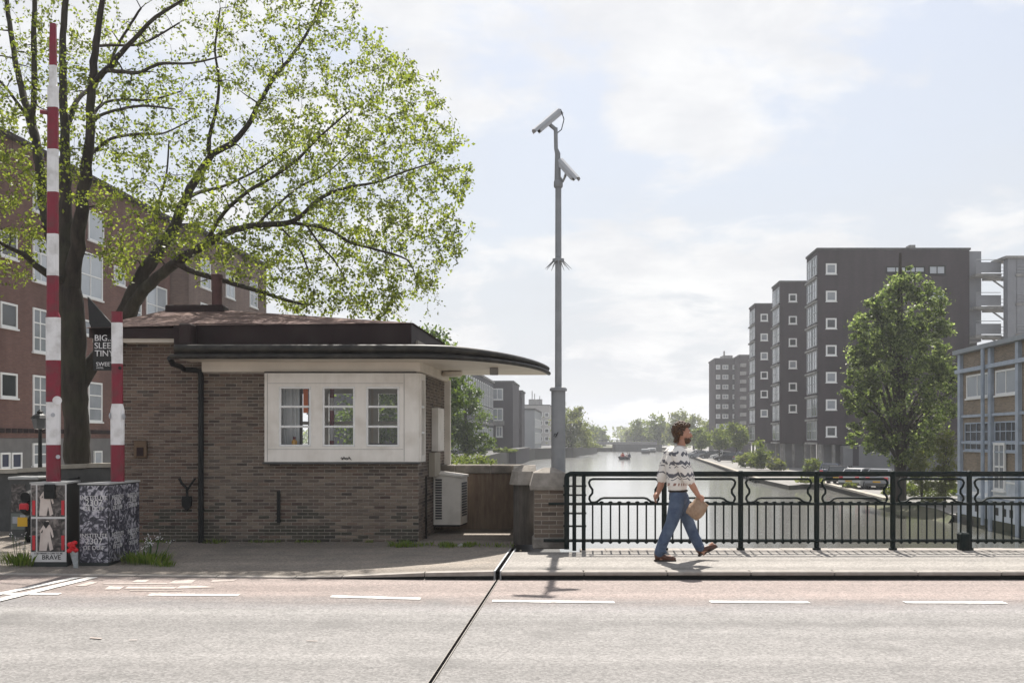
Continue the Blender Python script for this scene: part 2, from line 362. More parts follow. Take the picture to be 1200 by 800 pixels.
M['soil'] = mat('bank soil', (.09, .08, .05), (.055, .06, .03), 3, .95, .3, c3=(.04, .06, .018), scale3=.5, amt3=.8)
M['paving'] = mat('quay paving', (.22, .21, .195), (.16, .155, .145), 2, .9, .1, c3=(.2, .19, .18), scale3=.4, amt3=.4)
# ------------------------------------------------------------------ water, land
def water_mat():
    m = D.materials.new('canal water'); m.use_nodes = True; nt = m.node_tree; N = nt.nodes; L = nt.links; b = N['Principled BSDF']
    b.inputs['Base Color'].default_value = (.045, .045, .028, 1); b.inputs['Roughness'].default_value = .10; b.inputs['IOR'].default_value = 1.75
    b.inputs['Coat Weight'].default_value = .5; b.inputs['Coat Roughness'].default_value = .36; b.inputs['Coat IOR'].default_value = 1.5
    tc = N.new('ShaderNodeTexCoord')
    mp = N.new('ShaderNodeMapping'); mp.inputs['Scale'].default_value = (1.0, .8, 1); L.new(tc.outputs['Object'], mp.inputs[0])
    n1 = N.new('ShaderNodeTexNoise'); n1.inputs['Scale'].default_value = 2.0; n1.inputs['Detail'].default_value = 5; n1.inputs['Roughness'].default_value = .6; L.new(mp.outputs[0], n1.inputs[0])
    n2 = N.new('ShaderNodeTexNoise'); n2.inputs['Scale'].default_value = .09; n2.inputs['Detail'].default_value = 3; L.new(tc.outputs['Object'], n2.inputs[0])
    mr = N.new('ShaderNodeMapRange'); mr.inputs[1].default_value = .35; mr.inputs[2].default_value = .65; mr.inputs[3].default_value = .35; mr.inputs[4].default_value = 1.0; L.new(n2.outputs[0], mr.inputs[0])
    ml = N.new('ShaderNodeMath'); ml.operation = 'MULTIPLY'; L.new(n1.outputs[0], ml.inputs[0]); L.new(mr.outputs[0], ml.inputs[1])
    bp = N.new('ShaderNodeBump'); bp.inputs['Strength'].default_value = .5; bp.inputs['Distance'].default_value = .024; L.new(ml.outputs[0], bp.inputs['Height']); L.new(bp.outputs[0], b.inputs['Normal'])
    return m
WZ = -2.2; QZ = -1.85
struct(MB().add([(-700, 12.5, WZ), (700, 12.5, WZ), (700, 1000, WZ), (-700, 1000, WZ)], [(0, 1, 2, 3)]).build('canal_water', water_mat()))
M['darkwall'] = mat('wet quay wall', (.055, .05, .042), (.035, .034, .028), 2, .8, .3, stretch=(1, 1, .3), c3=(.05, .055, .03), scale3=.8, amt3=.6)
LB = [(-700, 13.95), (.75, 13.95), (.75, 18.2), (-6.3, 18.2), (-6.2, 30), (-6, 60), (-3.1, 100), (0, 163), (4.5, 195), (13.7, 222), (24.6, 287), (26, 318), (26, 999), (-700, 999)]
b = MB().prism(LB, -6, -.05); b.m = [0, 1] + [0] * len(LB); struct(b.build('left_bank', [M['darkwall'], mat('street asphalt', (.10, .098, .095), (.075, .074, .072), 1.5, .9)]))
RB = [(18.3, 13.95), (20.65, 44), (20.9, 47.5), (21.6, 50.5), (22.2, 58.9), (25.3, 81), (21.4, 77), (22.2, 89.6), (28, 133), (35, 187), (44, 260), (48, 318), (48, 999), (700, 999), (700, 13.95)]
b = MB().prism(RB, -6, QZ); b.m = [0, 1] + [0] * len(RB); struct(b.build('right_bank', [M['darkwall'], M['paving']]))
mb = MB()
for a, b in ((4, 5), (7, 8), (8, 9), (9, 10), (10, 11)):      # pale coping on the right quay
    p, q = Vector((*RB[a], 0)), Vector((*RB[b], 0)); t = (q - p).normalized(); nn = Vector((-t.y, t.x, 0))
    mb.obox((p + q) / 2 + Vector((0, 0, QZ + .03)), t * (q - p).length / 2, nn * .22, Vector((0, 0, .07)))
struct(mb.build('quay_coping', M['stonelight']))
mb = MB()
for k in range(9):                                             # timber fenders under the near coping
    p = Vector((*RB[7], 0)).lerp(Vector((*RB[8], 0)), k / 22); mb.box(p.x - .42, p.x - .05, p.y - .18, p.y + .18, -2.6, QZ - .05)
struct(mb.build('quay_fenders', M['black']))

# ------------------------------------------------------------------ road, cycle lane, pavement
def jx(Y): return -.56 + (Y - 6.88) * .0767
road = struct(MB().add([(-90, -60, 0), (90, -60, 0), (90, 13.9, 0), (-90, 13.9, 0)], [(0, 1, 2, 3)]).build('road', M['road']))
def ribbon(pts_a, pts_b, z):
    n = len(pts_a); vs = [(*p, .0006) for p in pts_a] + [(*p, z) for p in pts_b]
    return vs, [(i, i + 1, n + i + 1, n + i) for i in range(n - 1)]
KL = [(-40, 14.2), (-14, 12.95), (-6.5, 12.32), (-2.62, 12.02), (jx(11.92), 11.92), (9, 11.92), (60, 11.92)]
lane_in = [(-40, 11.7), (-14, 10.7), (-6.5, 10.12), (-2.62, 9.92), (-.3, 9.7), (9, 9.66), (60, 9.66)]
struct(MB().add(*ribbon(lane_in, KL, .004)).build('cycle_lane', M['bike']))
def mark(name, quads, m, z=.008):
    mb = MB()
    for q in quads: mb.add([(*p, z) for p in q], [(0, 1, 2, 3)])
    return mb.build(name, m, road)
def dash(x0, x1, y0, y1, w=.13):
    return [(x0, y0 - w / 2), (x1, y1 - w / 2), (x1, y1 + w / 2), (x0, y0 + w / 2)]
for (a, b, ya, yb) in ((577, 720, 10.36, 10.27), (832, 948, 10.3, 10.27), (1060, 1178, 10.27, 10.25), (388, 493, 10.66, 10.5), (175, 280, 10.78, 10.74), (-40, 70, 10.86, 10.82), (1290, 1400, 10.25, 10.25)):
    mark('lane_dash', [dash(PX(a, ya), PX(b, yb), ya, yb)], M['paint'])
mark('stop_line', [[(-5.5, 9.9), (-5.36, 9.9), (-5.03, 12.1), (-5.16, 12.1)]], M['paint'], .012)
mark('stop_line', [[(-5.82, 9.9), (-5.70, 9.9), (-5.22, 12.1), (-5.33, 12.1)]], M['paint'], .012)
def G(px, py): Y = EYE * F / (py - HZ); return (PX(px, Y), Y)
sy = []
for q in ([(88, 687), (105, 682), (116, 682), (100, 687)], [(122, 691), (128, 687), (146, 687.5), (140, 691)], [(146, 690), (150, 687.5), (208, 688), (204, 690)],
          [(154, 682.5), (160, 679.5), (176, 679.5), (170, 682.5)], [(196, 684), (206, 680), (229, 680), (224, 684)], [(205, 690), (212, 686.5), (236, 686.5), (254, 688.5)],
          [(247, 682), (250, 679.5), (278, 678.8), (274, 681)], [(120, 684.2), (122, 683.2), (196, 683.5), (196, 684.6)], [(152, 692.4), (152, 691.6), (214, 691.6), (214, 692.4)]):
    sy.append([G(*p) for p in q])
mark('cycle_symbol', sy, M['paint_worn'])
mark('paint_fleck', [[G(105, 748.2), G(118, 749.2), G(120, 748), G(106, 747)], [G(151, 750.6), G(161, 750.6), G(161, 750), G(151, 750)], [G(359, 751.6), G(372, 751.8), G(372, 751.2), G(359, 751)]], M['paint_worn'])

SWZ = .1
struct(MB().prism([(jx(12.06), 12.06), (60, 12.06), (60, 14.02), (jx(14.02), 14.02)], -.7, SWZ).build('pavement', M['walk']))
struct(MB().box(.3, 60, 11.9, 14.4, -1.5, -.72).build('bridge_girder', M['darkconc']))
kerb = struct(link('kerb', None))
x = jx(11.92) + .04
me_k = MB().cbox(0, .992, 0, .14, .055, .104, .012); me_k.cur = 1; me_k.box(-.004, .996, .07, .138, -.1, .054); me_k = me_k.mesh('kerb_stone', [M['kerb'], M['black']])  # black lower part paints in the shadow under the kerb edge
while x < 16: link('kerb_stone', me_k, kerb, (x, 11.915 + rng.uniform(-.004, .004), rng.uniform(-.002, .002))); x += 1.0
# left of the joint the kerb sinks flush with the road
segs = []
pts = [(jx(11.9) - .04, 11.92), (-1.05, 11.94), (-2.05, 11.99), (-2.62, 12.02), (-3.6, 12.10), (-4.6, 12.18), (-5.6, 12.25), (-6.6, 12.33), (-7.6, 12.42), (-8.6, 12.5), (-9.6, 12.58)]
zz = [.104, .085, .035, .02, .018, .018, .018, .018, .018, .018, .018]
for i in range(len(pts) - 1):
    (xa, ya), (xb, yb) = pts[i], pts[i + 1]; xa -= .006; xb += .006
    if i < 3: MB().add([(xb, yb + .02, -.1), (xa, ya + .03, -.1), (xa, ya + .14, -.1), (xb, yb + .14, -.1), (xb, yb + .02, zz[i + 1] * .5 - .004), (xa, ya + .03, zz[i] * .5 - .004), (xa, ya + .14, zz[i] * .5 - .004), (xb, yb + .14, zz[i + 1] * .5 - .004)], [(0, 1, 2, 3), (4, 7, 6, 5), (0, 4, 5, 1), (1, 5, 6, 2), (2, 6, 7, 3), (3, 7, 4, 0)]).build('kerb_shade', M['black'], kerb)  # black strip paints in the shade below the kerb face
    ba, bb_ = (zz[i] * .5, zz[i + 1] * .5) if i < 3 else (-.1, -.1)
    mb = MB().add([(xb, yb, bb_), (xa, ya, ba), (xa, ya + .15, ba), (xb, yb + .15, bb_), (xb, yb, zz[i + 1]), (xa, ya, zz[i]), (xa, ya + .15, zz[i]), (xb, yb + .15, zz[i + 1])],
                  [(0, 1, 2, 3), (4, 7, 6, 5), (0, 4, 5, 1), (1, 5, 6, 2), (2, 6, 7, 3), (3, 7, 4, 0)])
    mb.build('kerb_stone', M['kerb'], kerb)
# forecourt: a gently tilted sheet between kerb and house
fx = [(jx(12.07) - .03, 12.07), (-1.05, 12.09), (-2.05, 12.14), (-2.62, 12.17), (-6.6, 12.48), (-9.6, 12.73), (-40, 14.4)]
fz = [.1, .082, .033, .017, .016, .016, .016]
bx = [(jx(15.2) - .03, 15.2), (-1.05, 15.4), (-2.05, 15.4), (-2.62, 15.4), (-6.6, 15.4), (-9.6, 15.4), (-40, 15.4)]
vs = [(x, y, z) for (x, y), z in zip(fx, fz)] + [(x, y, .1) for x, y in bx] + [(x, 18.15, .1) for x, y in bx]
n = len(fx)
struct(MB().add(vs, [(i, i + 1, n + i + 1, n + i) for i in range(n - 1)] + [(n + i, n + i + 1, 2 * n + i + 1, 2 * n + i) for i in range(n - 1)]).build('forecourt', M['fore']))
# left side street behind
struct(MB().add([(-60, 17, -.02), (-6.3, 17, -.02), (-6.6, 60, -.02), (-60, 60, -.02)], [(0, 1, 2, 3)]).build('side_street', M['walk']))

M['seal'] = mat('matte rubber', (.006, .006, .006), (.009, .009, .009), 20, 1.0, .0, spec=0)
ej = struct(link('expansion_joint', None))
def strip(off, w, z0, z1, y0, y1, name, m):
    d = Vector((.0767, 1, 0)).normalized(); nn = Vector((1, -.0767, 0)).normalized()
    a = Vector((jx(y0), y0, 0)); b = Vector((jx(y1), y1, 0)); c = (a + b) / 2 + nn * off; c.z = (z0 + z1) / 2
    MB().obox(c, d * (b - a).length / 2, nn * w / 2, Vector((0, 0, (z1 - z0) / 2))).build(name, m, ej)
strip(-.015, .005, .0, .012, -8, 11.9, 'steel_strip', M['kerb']); strip(.016, .006, .0, .012, -8, 11.9, 'steel_strip', M['kerb'])
strip(0, .024, .0, .009, -8, 11.9, 'rubber_seal', M['seal'])
strip(-.036, .02, .0, .110, 11.93, 14.4, 'steel_strip', M['steel']); strip(.034, .016, .0, .110, 11.93, 14.4, 'steel_strip', M['steel'])
strip(0, .036, .0, .108, 11.91, 14.4, 'rubber_seal', M['seal'])

edge = struct(link('bridge_edge', None))
me_e = MB().cbox(0, .355, 0, .40, -.5, .112, .01).mesh('edge_stone', M['kerb'])
x = .98
while x < 12: link('edge_stone', me_e, edge, (x, 14.035, rng.uniform(-.003, .003))); x += .36

# ------------------------------------------------------------------ railing
RY = 14.2
rl = thing('bridge_railing', 'dark green iron bridge railing with round balusters and scrolled upper panels', 'railing', (0, RY, .1))
posts = [1.022, 2.17, 3.26, 4.344, 5.43, 6.52, 7.61, 8.7, 9.79]
def rz_(py): return PZ(py, RY) - .1
mt, mr_, lr = rz_(555), rz_(590), rz_(633)
MB().tube([(.78, 0, .02), (.78, 0, mt - .05), (.79, 0, mt - .02), (.83, 0, mt), (9.9, 0, mt)], .030, 8, sq=1.3).build('handrail', M['rail'], rl, True)
MB().tube([(.52, 0, mr_), (9.9, 0, mr_)], .022, 8).build('mid_rail', M['rail'], rl, True)
MB().tube([(.45, 0, lr), (9.9, 0, lr)], .024, 8).build('bottom_rail', M['rail'], rl, True)
post_me = MB().tube([(0, 0, 0), (0, 0, .04), (0, 0, .045), (0, 0, mt)], [.058, .058, .037, .037], 10)
post_me.ell((0, 0, mt + .02), (.05, .05, .03), 10, 6); post_me.ell((0, 0, mr_), (.058, .058, .03), 10, 6); post_me.ell((0, 0, lr), (.06, .06, .03), 10, 6)
post_me = post_me.mesh('post', M['rail'], True)
bal_me = MB().tube([(0, 0, lr - .045), (0, 0, mr_ + .03)], .0125, 7); bal_me.ell((0, 0, mr_ + .018), (.034, .026, .022), 8, 6); bal_me.ell((0, 0, lr - .022), (.028, .024, .02), 8, 6); bal_me = bal_me.mesh('baluster', M['rail'], True)
for i, px_ in enumerate(posts[1:]): link('post', post_me, rl, (px_, 0, 0))
for i in range(len(posts) - 1):
    a, b = posts[i], posts[i + 1]
    for k in range(1, 9):
        x = a + (b - a) * k / 9
        link('baluster', bal_me, rl, (x, 0, 0))
    ti, tb = rz_(561), rz_(583); w = b - a
    half = [(.5, ti), (.13, ti), (.095, ti - .012), (.075, ti - .05), (.09, ti - .10), (.125, ti - .15), (.125, ti - .2), (.085, ti - .25), (.08, ti - .285), (.10, mr_ + .03), (.14, mr_ + .022), (.19, mr_ + .032), (.245, tb - .012), (.29, tb), (.5, tb)]
    L_ = [(a + x if x < .5 else (a + b) / 2, 0, z) for x, z in half]; R_ = [(b - x if x < .5 else (a + b) / 2, 0, z) for x, z in half][::-1]
    MB().tube(L_ + R_[1:-1], .0165, 6, closed=True).build('scroll_panel', M['rail'], rl, True)
# lattice end panel by the pillar
for x in (.888, 1.022): MB().tube([(x, 0, .0), (x, 0, mt)], .03, 8).build('lattice_upright', M['rail'], rl, True)
for py in (569, 579.5, 601, 616): MB().tube([(.73, 0, rz_(py)), (1.06, 0, rz_(py))], .016, 6).build('lattice_bar', M['rail'], rl, True)
MB().cbox(6.36, 6.5, -.1, .06, 0, .26, .02).build('lock_box', M['rail'], rl)

# ------------------------------------------------------------------ pillar, flank pillar, parapet wall, terrace
pl = thing('brick_pillar', 'brick bridge pillar with sloping stone cap at the end of the railing', 'pillar', (.55, 14.62, .1))
o = (.55, 14.62, .1)
MB(o).box(.325, .765, 14.42, 14.86, .1, .97).build('core', M['mortar'], pl)
MB(o).cbox(.30, .79, 14.39, 14.9, .1, .26, .02).build('plinth', M['stone'], pl)
def frustum(x0, x1, y0, y1, z0, z1, i, zt):
    mb = MB(o); mb.prism([(x0, y0), (x1, y0), (x1, y1), (x0, y1)], z0, z0 + .05)
    a = [(x0, y0, z0 + .05), (x1, y0, z0 + .05), (x1, y1, z0 + .05), (x0, y1, z0 + .05)]; b = [(x0 + i, y0 + i, z1), (x1 - i, y0 + i, z1), (x1 - i, y1 - i, z1), (x0 + i, y1 - i, z1)]
    j = i + .16; c = [(x0 + j, y0 + j, zt), (x1 - j, y0 + j, zt), (x1 - j, y1 - j, zt), (x0 + j, y1 - j, zt)]
    mb.add(a + b + c, [(k, (k + 1) % 4, (k + 1) % 4 + 4, k + 4) for k in range(4)] + [(k + 4, (k + 1) % 4 + 4, (k + 1) % 4 + 8, k + 8) for k in range(4)] + [(8, 9, 10, 11)])
    return mb
frustum(.26, .83, 14.36, 14.93, .955, 1.20, .055, 1.27).build('stone_cap', M['stone'], pl)
bL = .21; cz = .0627
bm_full = MB().cbox(0, .207, 0, .1, 0, .052, .004).mesh('brick', M['brick']); bm_half = MB().cbox(0, .097, 0, .1, 0, .052, .004).mesh('brick', M['brick'])
for r in range(11):
    z = .268 + r * cz
    for face in (0, 1):
        xs = [(0, 1), (.216, 1)] if (r + face) % 2 == 0 else [(0, 0), (.108, 1), (.324, 0)]
        for x, full in xs:
            if face == 0: link('brick', bm_full if full else bm_half, pl, (.325 + x - o[0], 14.413 - o[1] + rng.uniform(-.003, .002), z - o[2]))
            else: link('brick', bm_full if full else bm_half, pl, (.772 - o[0] + rng.uniform(-.002, .003), 14.425 + x - o[1], z - o[2]), R(90))
# same pillar's bulk behind, where the camera mast stands
o = (.17, 15.3, .1)
fp = thing('flank_pillar', 'dark streaked stone pillar with sloping cap between terrace wall and brick pillar', 'pillar', o)
MB(o).prism([(.02, 15.15), (.1, 15.02), (.33, 15.02), (.33, 15.6), (.02, 15.6)], .1, 1.02).build('shaft', M['streak'], fp)
MB(o).add([(-.04, 15.12, 1.0), (.08, 14.95, 1.0), (.36, 14.95, 1.0), (.36, 15.66, 1.0), (-.04, 15.66, 1.0), (.0, 15.16, 1.2), (.1, 15.02, 1.2), (.36, 15.02, 1.2), (.36, 15.6, 1.2), (.0, 15.6, 1.2), (.14, 15.2, 1.29), (.2, 15.15, 1.29), (.36, 15.15, 1.29), (.36, 15.5, 1.29), (.14, 15.5, 1.29)],
          [(0, 1, 2, 3, 4)] + [(k, (k + 1) % 5, (k + 1) % 5 + 5, k + 5) for k in range(5)] + [(k + 5, (k + 1) % 5 + 5, (k + 1) % 5 + 10, k + 10) for k in range(5)] + [(10, 11, 12, 13, 14)]).build('stone_cap', M['stone'], fp)
o = (-.5, 17.75, .22)
pw = thing('parapet_wall', 'streaked brown wall with pale stone coping beside the terrace', 'wall', o)
MB(o).box(-1.6, .34, 17.62, 17.95, .1, 1.08).build('wall_body', M['stonebrown'], pw)
MB(o).box(.06, .34, 15.61, 17.6, .1, 1.1).build('return_wall', M['stonebrown'], pw)
x = -1.62
while x < .2:
    w = .62; MB(o).cbox(x, x + w - .008, 17.57, 18.0, 1.084, 1.235, .015).build('coping_stone', M['stone'], pw); x += w
y = 15.62
while y < 17.5: MB(o).cbox(.02, .38, y, y + .62, 1.104, 1.24, .015).build('coping_stone', M['stonelight'], pw); y += .63
o = (-.7, 16, .1)
tr = struct(MB(o).box(-1.42, .0, 15.13, 17.6, .08, .20).build('terrace', M['concrete']))
x = -1.55
while x < -.1: MB(o).cbox(x, x + .49, 14.98, 15.128, .06, .225, .012).build('step_stone', M['stone'], tr); x += .5
for ix in range(3):
    for iy in range(4):
        MB(o).cbox(-1.41 + ix * .47, -1.41 + ix * .47 + .462, 15.135 + iy * .615, 15.135 + iy * .615 + .607, .2, .222, .006).build('paving_slab', M['concrete'], tr)

# ------------------------------------------------------------------ camera mast
o = (.70, 15.05, .1)
cm = thing('camera_mast', 'tall grey steel mast carrying two surveillance cameras and a ring of spikes', 'mast', o)
def mz(py): return PZ(py, 15.05)
MB(o).tube([(.70, 15.05, .1), (.70, 15.05, mz(457))], .108, 16).build('lower_sleeve', M['pole'], cm, True)
MB(o).lathe([(.132, 0), (.132, .03), (.12, .05), (.10, .06)], (.70, 15.05, mz(458)), 16).build('collar', M['pole'], cm, True)
MB(o).tube([(.70, 15.05, mz(458)), (.70, 15.05, mz(212))], [.052, .046], 14).build('upper_pole', M['pole'], cm, True)
MB(o).tube([(.69, 15.05, mz(212)), (.69, 15.05, mz(180)), (.665, 15.05, mz(174)), (.66, 15.05, mz(150))], [.05, .042, .03, .03], 12).build('top_pole', M['pole'], cm, True)
MB(o).lathe([(.06, 0), (.07, .02), (.07, .09), (.06, .11)], (.70, 15.05, mz(220)), 14).build('clamp', M['pole'], cm, True)
rg = MB(o).lathe([(.06, -.03), (.09, -.02), (.09, .02), (.06, .03)], (.70, 15.05, mz(305)), 12).build('spike_ring', M['pole'], cm, True)
for k in range(12):
    a = 2 * math.pi * k / 12; c = Vector((.70, 15.05, mz(305)))
    MB(o).tube([c + Vector((math.cos(a) * .07, math.sin(a) * .07, 0)), c + Vector((math.cos(a) * .2, math.sin(a) * .2, -.13)), ], [.009, .003], 5).build('spike', M['pole'], rg)
def camera_head(c, d, side, L=.44, w=.075):
    d = Vector(d).normalized(); u = d.cross(Vector((0, 0, 1))).normalized(); v = u.cross(d).normalized(); c = Vector(c)
    b = MB(o); 
    prof = [(-w, -w * .8), (w, -w * .8), (w * 1.05, 0), (w * .8, w * .75), (0, w), (-w * .8, w * .75), (-w * 1.05, 0)]
    vs = []; n = len(prof)
    for t in (-.5, .5):
        for (a, e) in prof: vs.append(c + d * L * t + u * a + v * e)
    b.add(vs, [tuple(range(n)), tuple(range(n, 2 * n))] + [(i, (i + 1) % n, (i + 1) % n + n, i + n) for i in range(n)])
    h = b.build('surveillance_camera', M['camw'], cm)
    s = MB(o); vs = []
    pr = [(-w * 1.25, w * .1), (-w * .95, w * .95), (0, w * 1.3), (w * .95, w * .95), (w * 1.25, w * .1)]
    for t in (-.48, .66):
        for k in (1, .93):
            for (a, e) in pr: vs.append(c + d * L * t + u * a * k + v * (e * k))
    q = 5
    fs = []
    for i in range(4): fs += [(i, i + 1, 2 * q + i + 1, 2 * q + i), (q + i, 3 * q + i, 3 * q + i + 1, q + i + 1), (i, q + i, q + i + 1, i + 1), (2 * q + i, 2 * q + i + 1, 3 * q + i + 1, 3 * q + i)]
    fs += [(0, 2 * q, 3 * q, q), (4, q + 4, 3 * q + 4, 2 * q + 4)]
    s.add(vs, fs).build('sunshield', M['camw'], h)
    MB(o).tube([c + d * L * .49, c + d * L * .53], w * .55, 12).build('lens', M['black'], h, True)
    return h
P1 = Vector(P(644, 142, 15.05)); h1 = camera_head(P1, (-.72, -.25, -.68), 1, .47, .056)
MB(o).tube([P1 + Vector((0, 0, -.05)), Vector((.66, 15.05, mz(152)))], .03, 8).build('bracket', M['pole'], h1, True)
MB(o).tube([Vector(P(657, 128, 15.05)), Vector(P(661, 140, 15.05)), Vector(P(658, 152, 15.05)), Vector(P(653, 156, 15.05))], .008, 5).build('cable', M['black'], h1, True)
P2 = Vector(P(664, 199, 15.0)); h2 = camera_head(P2, (.58, -.35, -.76), 1, .38, .056)
MB(o).tube([Vector((.69, 15.05, mz(205))), Vector(P(660, 212, 15.03)), P2 + Vector((0, 0, -.04))], .025, 8).build('bracket', M['pole'], h2, True)
scr = MB(o).tube([P(649, 511, 14.935), P(650, 508, 14.932), P(653, 509, 14.932), P(651, 512, 14.935), P(654, 506, 14.932)], .006, 5).build('graffiti_scrawl', M['black'], cm)
# ------------------------------------------------------------------ bridge keeper's house
HO = (-3.7, 15.4, .1); HY = 15.4
hs = thing('bridge_house', 'low brown brick bridge keeper house with curved flat canopy and white corner window', 'house', HO)
def HB(): return MB(HO)
XL, XR, BX, ZB0, ZB1 = -6.05, -1.45, -3.83, 1.335, 2.72
b = HB()                                         # mortar core, set back behind the bricks
b.prism_xz([(XL, .0), (XR, .0), (XR, ZB0), (XL, ZB0)], HY + .012, HY + .2)
b.prism_xz([(XL, ZB0), (BX + .02, ZB0), (BX + .02, 3.2), (XL, 3.2)], HY + .012, HY + .2)
b.prism_xz([(BX + .02, ZB1 - .05), (XR, ZB1 - .05), (XR, 3.2), (BX + .02, 3.2)], HY + .012, HY + .2)
b.box(XL, XL + .2, HY + .2, 18.1, 0, 3.2)
core = b.build('wall_core', M['mortar'], hs)
bw, bh, jm = .160, .0405, .0105
lead = {}
def brick_mesh(w, mkey):
    k = (round(w, 3), mkey)
    if k not in lead: lead[k] = MB().cbox(0, w, 0, .08, 0, bh, .004).mesh('brick', M[mkey])
    return lead[k]
rest = {'brick': HB(), 'brick2': HB(), 'brick3': HB()}; count = 0
allb = []
nrow = int((3.18 - .1) / (bh + jm))
for r in range(nrow):
    z = .105 + r * (bh + jm); x = XL - (0 if r % 2 == 0 else (bw + jm) / 2)
    while x < XR - .008:
        a, c = max(x, XL), min(x + bw, XR); x += bw + jm
        if c - a < .012: continue
        if z + bh > ZB0 - .01:
            if z > ZB1 - .03 and a > -4.78: continue
            if a > BX - .03 and z < ZB1: continue
            if c > BX - .01 and z < ZB1: c = BX - .004
            if c - a < .04: continue
        allb.append((a, c - a, z))
allb.sort(key=lambda t: (abs(t[2] - .75) > .62, -t[0]))
for (a, w, z) in allb:
    pt = .5 + .5 * math.sin(a * 2.1 + z * 1.3) * math.sin(z * 3.1 - a * .8 + 1)
    mk = 'brick2' if (a < -4.8 and rng.random() < .85) or rng.random() < .38 * pt else 'brick'
    damp = (.55 + .25 * math.sin(a * 3.3) + .12 * math.sin(a * 9.1) - z) * 1.5 + (.35 if abs(a + 4.62) < .28 else 0)
    if rng.random() < damp: mk = 'brick3'
    dy = rng.uniform(-.004, .003)
    if count < 285 and abs(w - bw) < .002:
        link('brick', brick_mesh(bw, mk), hs, (a - HO[0], HY + dy - HO[1], z - HO[2])); count += 1
    else: rest[mk].cbox(a, a + w, HY + dy, HY + .08, z, z + bh, .004)
for k, v in rest.items(): tag(v.build('brickwork', M[k], hs), kind='stuff')
# side wall facing the terrace, running back along the canal
SD = Vector((.085, 1, 0)).normalized(); SN = Vector((SD.y, -SD.x, 0))
def SP(d, off=0, z=0): return Vector((XR, HY, 0)) + SD * d + SN * off + Vector((0, 0, z))
b = HB(); b.obox(SP(1.35, -.1, 1.66), SD * 1.3, SN * .09, Vector((0, 0, 1.56))); b.build('side_wall_core', M['mortar'], hs)
b = HB()
for r in range(53):
    z = .105 + r * (bh + jm); d = .03 - (0 if r % 2 == 0 else .085)
    while d < 2.66:
        a, c = max(d, .03), min(d + bw, 2.66); d += bw + jm
        if c - a < .04: continue
        if z + bh > ZB0 - .02 and a < .36:
            a = max(a, .36)
            if c - a < .05: continue
        b.obox(SP((a + c) / 2, -.05 + rng.uniform(0, .004), z + bh / 2), SD * (c - a) / 2, SN * .05, Vector((0, 0, bh / 2)))
tag(b.build('brickwork', M['brick'], hs), kind='stuff')

# white corner window
FY = 15.27
wb = HB(); g = []
W3 = [(327, 364.5), (378, 416), (429, 468)]
xa = [PX(p, FY) for pr in W3 for p in pr]; zt, zb = PZ(453, FY), PZ(523, FY)
zT, zB = PZ(437, FY), PZ(541, FY); xl, xr = PX(310, FY), PX(488, FY)
wb.box(xl, xr, FY, FY + .1, zt, zT); wb.box(xl, xr, FY, FY + .1, zB, zb)
for a, c in ((xl, xa[0]), (xa[1], xa[2]), (xa[3], xa[4]), (xa[5], xr)): wb.box(a, c, FY, FY + .1, zb, zt)
wb.box(xl, xl + .06, FY + .1, HY + .2, zB, zT)
wb.tube([(xr, FY + .045, zB), (xr, FY + .045, zT)], .0449, 12)
# return along the side wall
for d0, d1, z0, z1 in ((-.08, .34, zB, zB + .1), (-.08, .34, zT - .1, zT), (-.08, .0, zB + .1, zT - .1), (.27, .34, zB + .1, zT - .1)):
    wb.obox(SP((d0 + d1) / 2, .012, (z0 + z1) / 2), SD * (d1 - d0) / 2, SN * .045, Vector((0, 0, (z1 - z0) / 2)))
wf = wb.build('window_surround', M['white'], hs, 30)
HB().cbox(xl - .03, xr + .05, FY - .035, FY + .11, zB - .035, zB - .003, .008).build('sill', M['darkconc'], hs)
HB().box(xl, xr, FY - .02, FY + .1, zT + .002, zT + .02).build('head_strip', M['gutter'], hs)
for k in range(3):
    a, c = xa[2 * k], xa[2 * k + 1]; h = zt - zb; f = .03
    s = HB()
    s.cbox(a + .001, c - .001, FY - .008, FY + .05, zt - f, zt - .001, .006); s.cbox(a + .001, c - .001, FY - .008, FY + .05, zb + .001, zb + f, .006)
    s.cbox(a + .001, a + f, FY - .006, FY + .05, zb + f, zt - f, .006); s.cbox(c - f, c - .001, FY - .006, FY + .05, zb + f, zt - f, .006)
    w = s.build('window', M['wframe'], hs)
    for q in (1, 2):
        z = zb + h * q / 3; HB().cbox(a + f, c - f, FY - .012, FY + .04, z - .017, z + .017, .006).build('glazing_bar', M['wframe'], w)
    for q in range(3):
        z0 = zb + h * q / 3; HB().add([(a + f, FY + .03, z0 + .018), (c - f, FY + .03, z0 + .018), (c - f, FY + .03, z0 + h / 3 - .018), (a + f, FY + .03, z0 + h / 3 - .018)], [(0, 1, 2, 3)]).build('pane', M['glass'], w)
sw = HB()
for z in (zB + .45, zB + .85): sw.obox(SP(.135, .02, z), SD * .13, SN * .03, Vector((0, 0, .017)))
sw = sw.build('side_window', M['wframe'], hs)
HB().add([SP(.0, .0, zB + .1), SP(.27, .0, zB + .1), SP(.27, .0, zT - .1), SP(0, .0, zT - .1)], [(0, 1, 2, 3)]).build('pane', M['glass'], sw)
for q in (xa[5] + .07, xl + .04): HB().box(q, q + .006, FY - .004, FY - .0005, zB + .01, zT - .01).build('board_joint', M['concrete'], hs)
for q in (zb - .045, zt + .05): HB().box(xl + .05, xa[5] + .06, FY - .003, FY - .0004, q, q + .005).build('board_joint', M['concrete'], hs)
gr = HB(); c = Vector(P(405, 537, FY - .006))
gr.tube([c + Vector((-.075 + .15 * t / 14, 0, .022 * math.sin(t * 1.7) * (1 - .03 * t))) for t in range(15)], .005, 5)
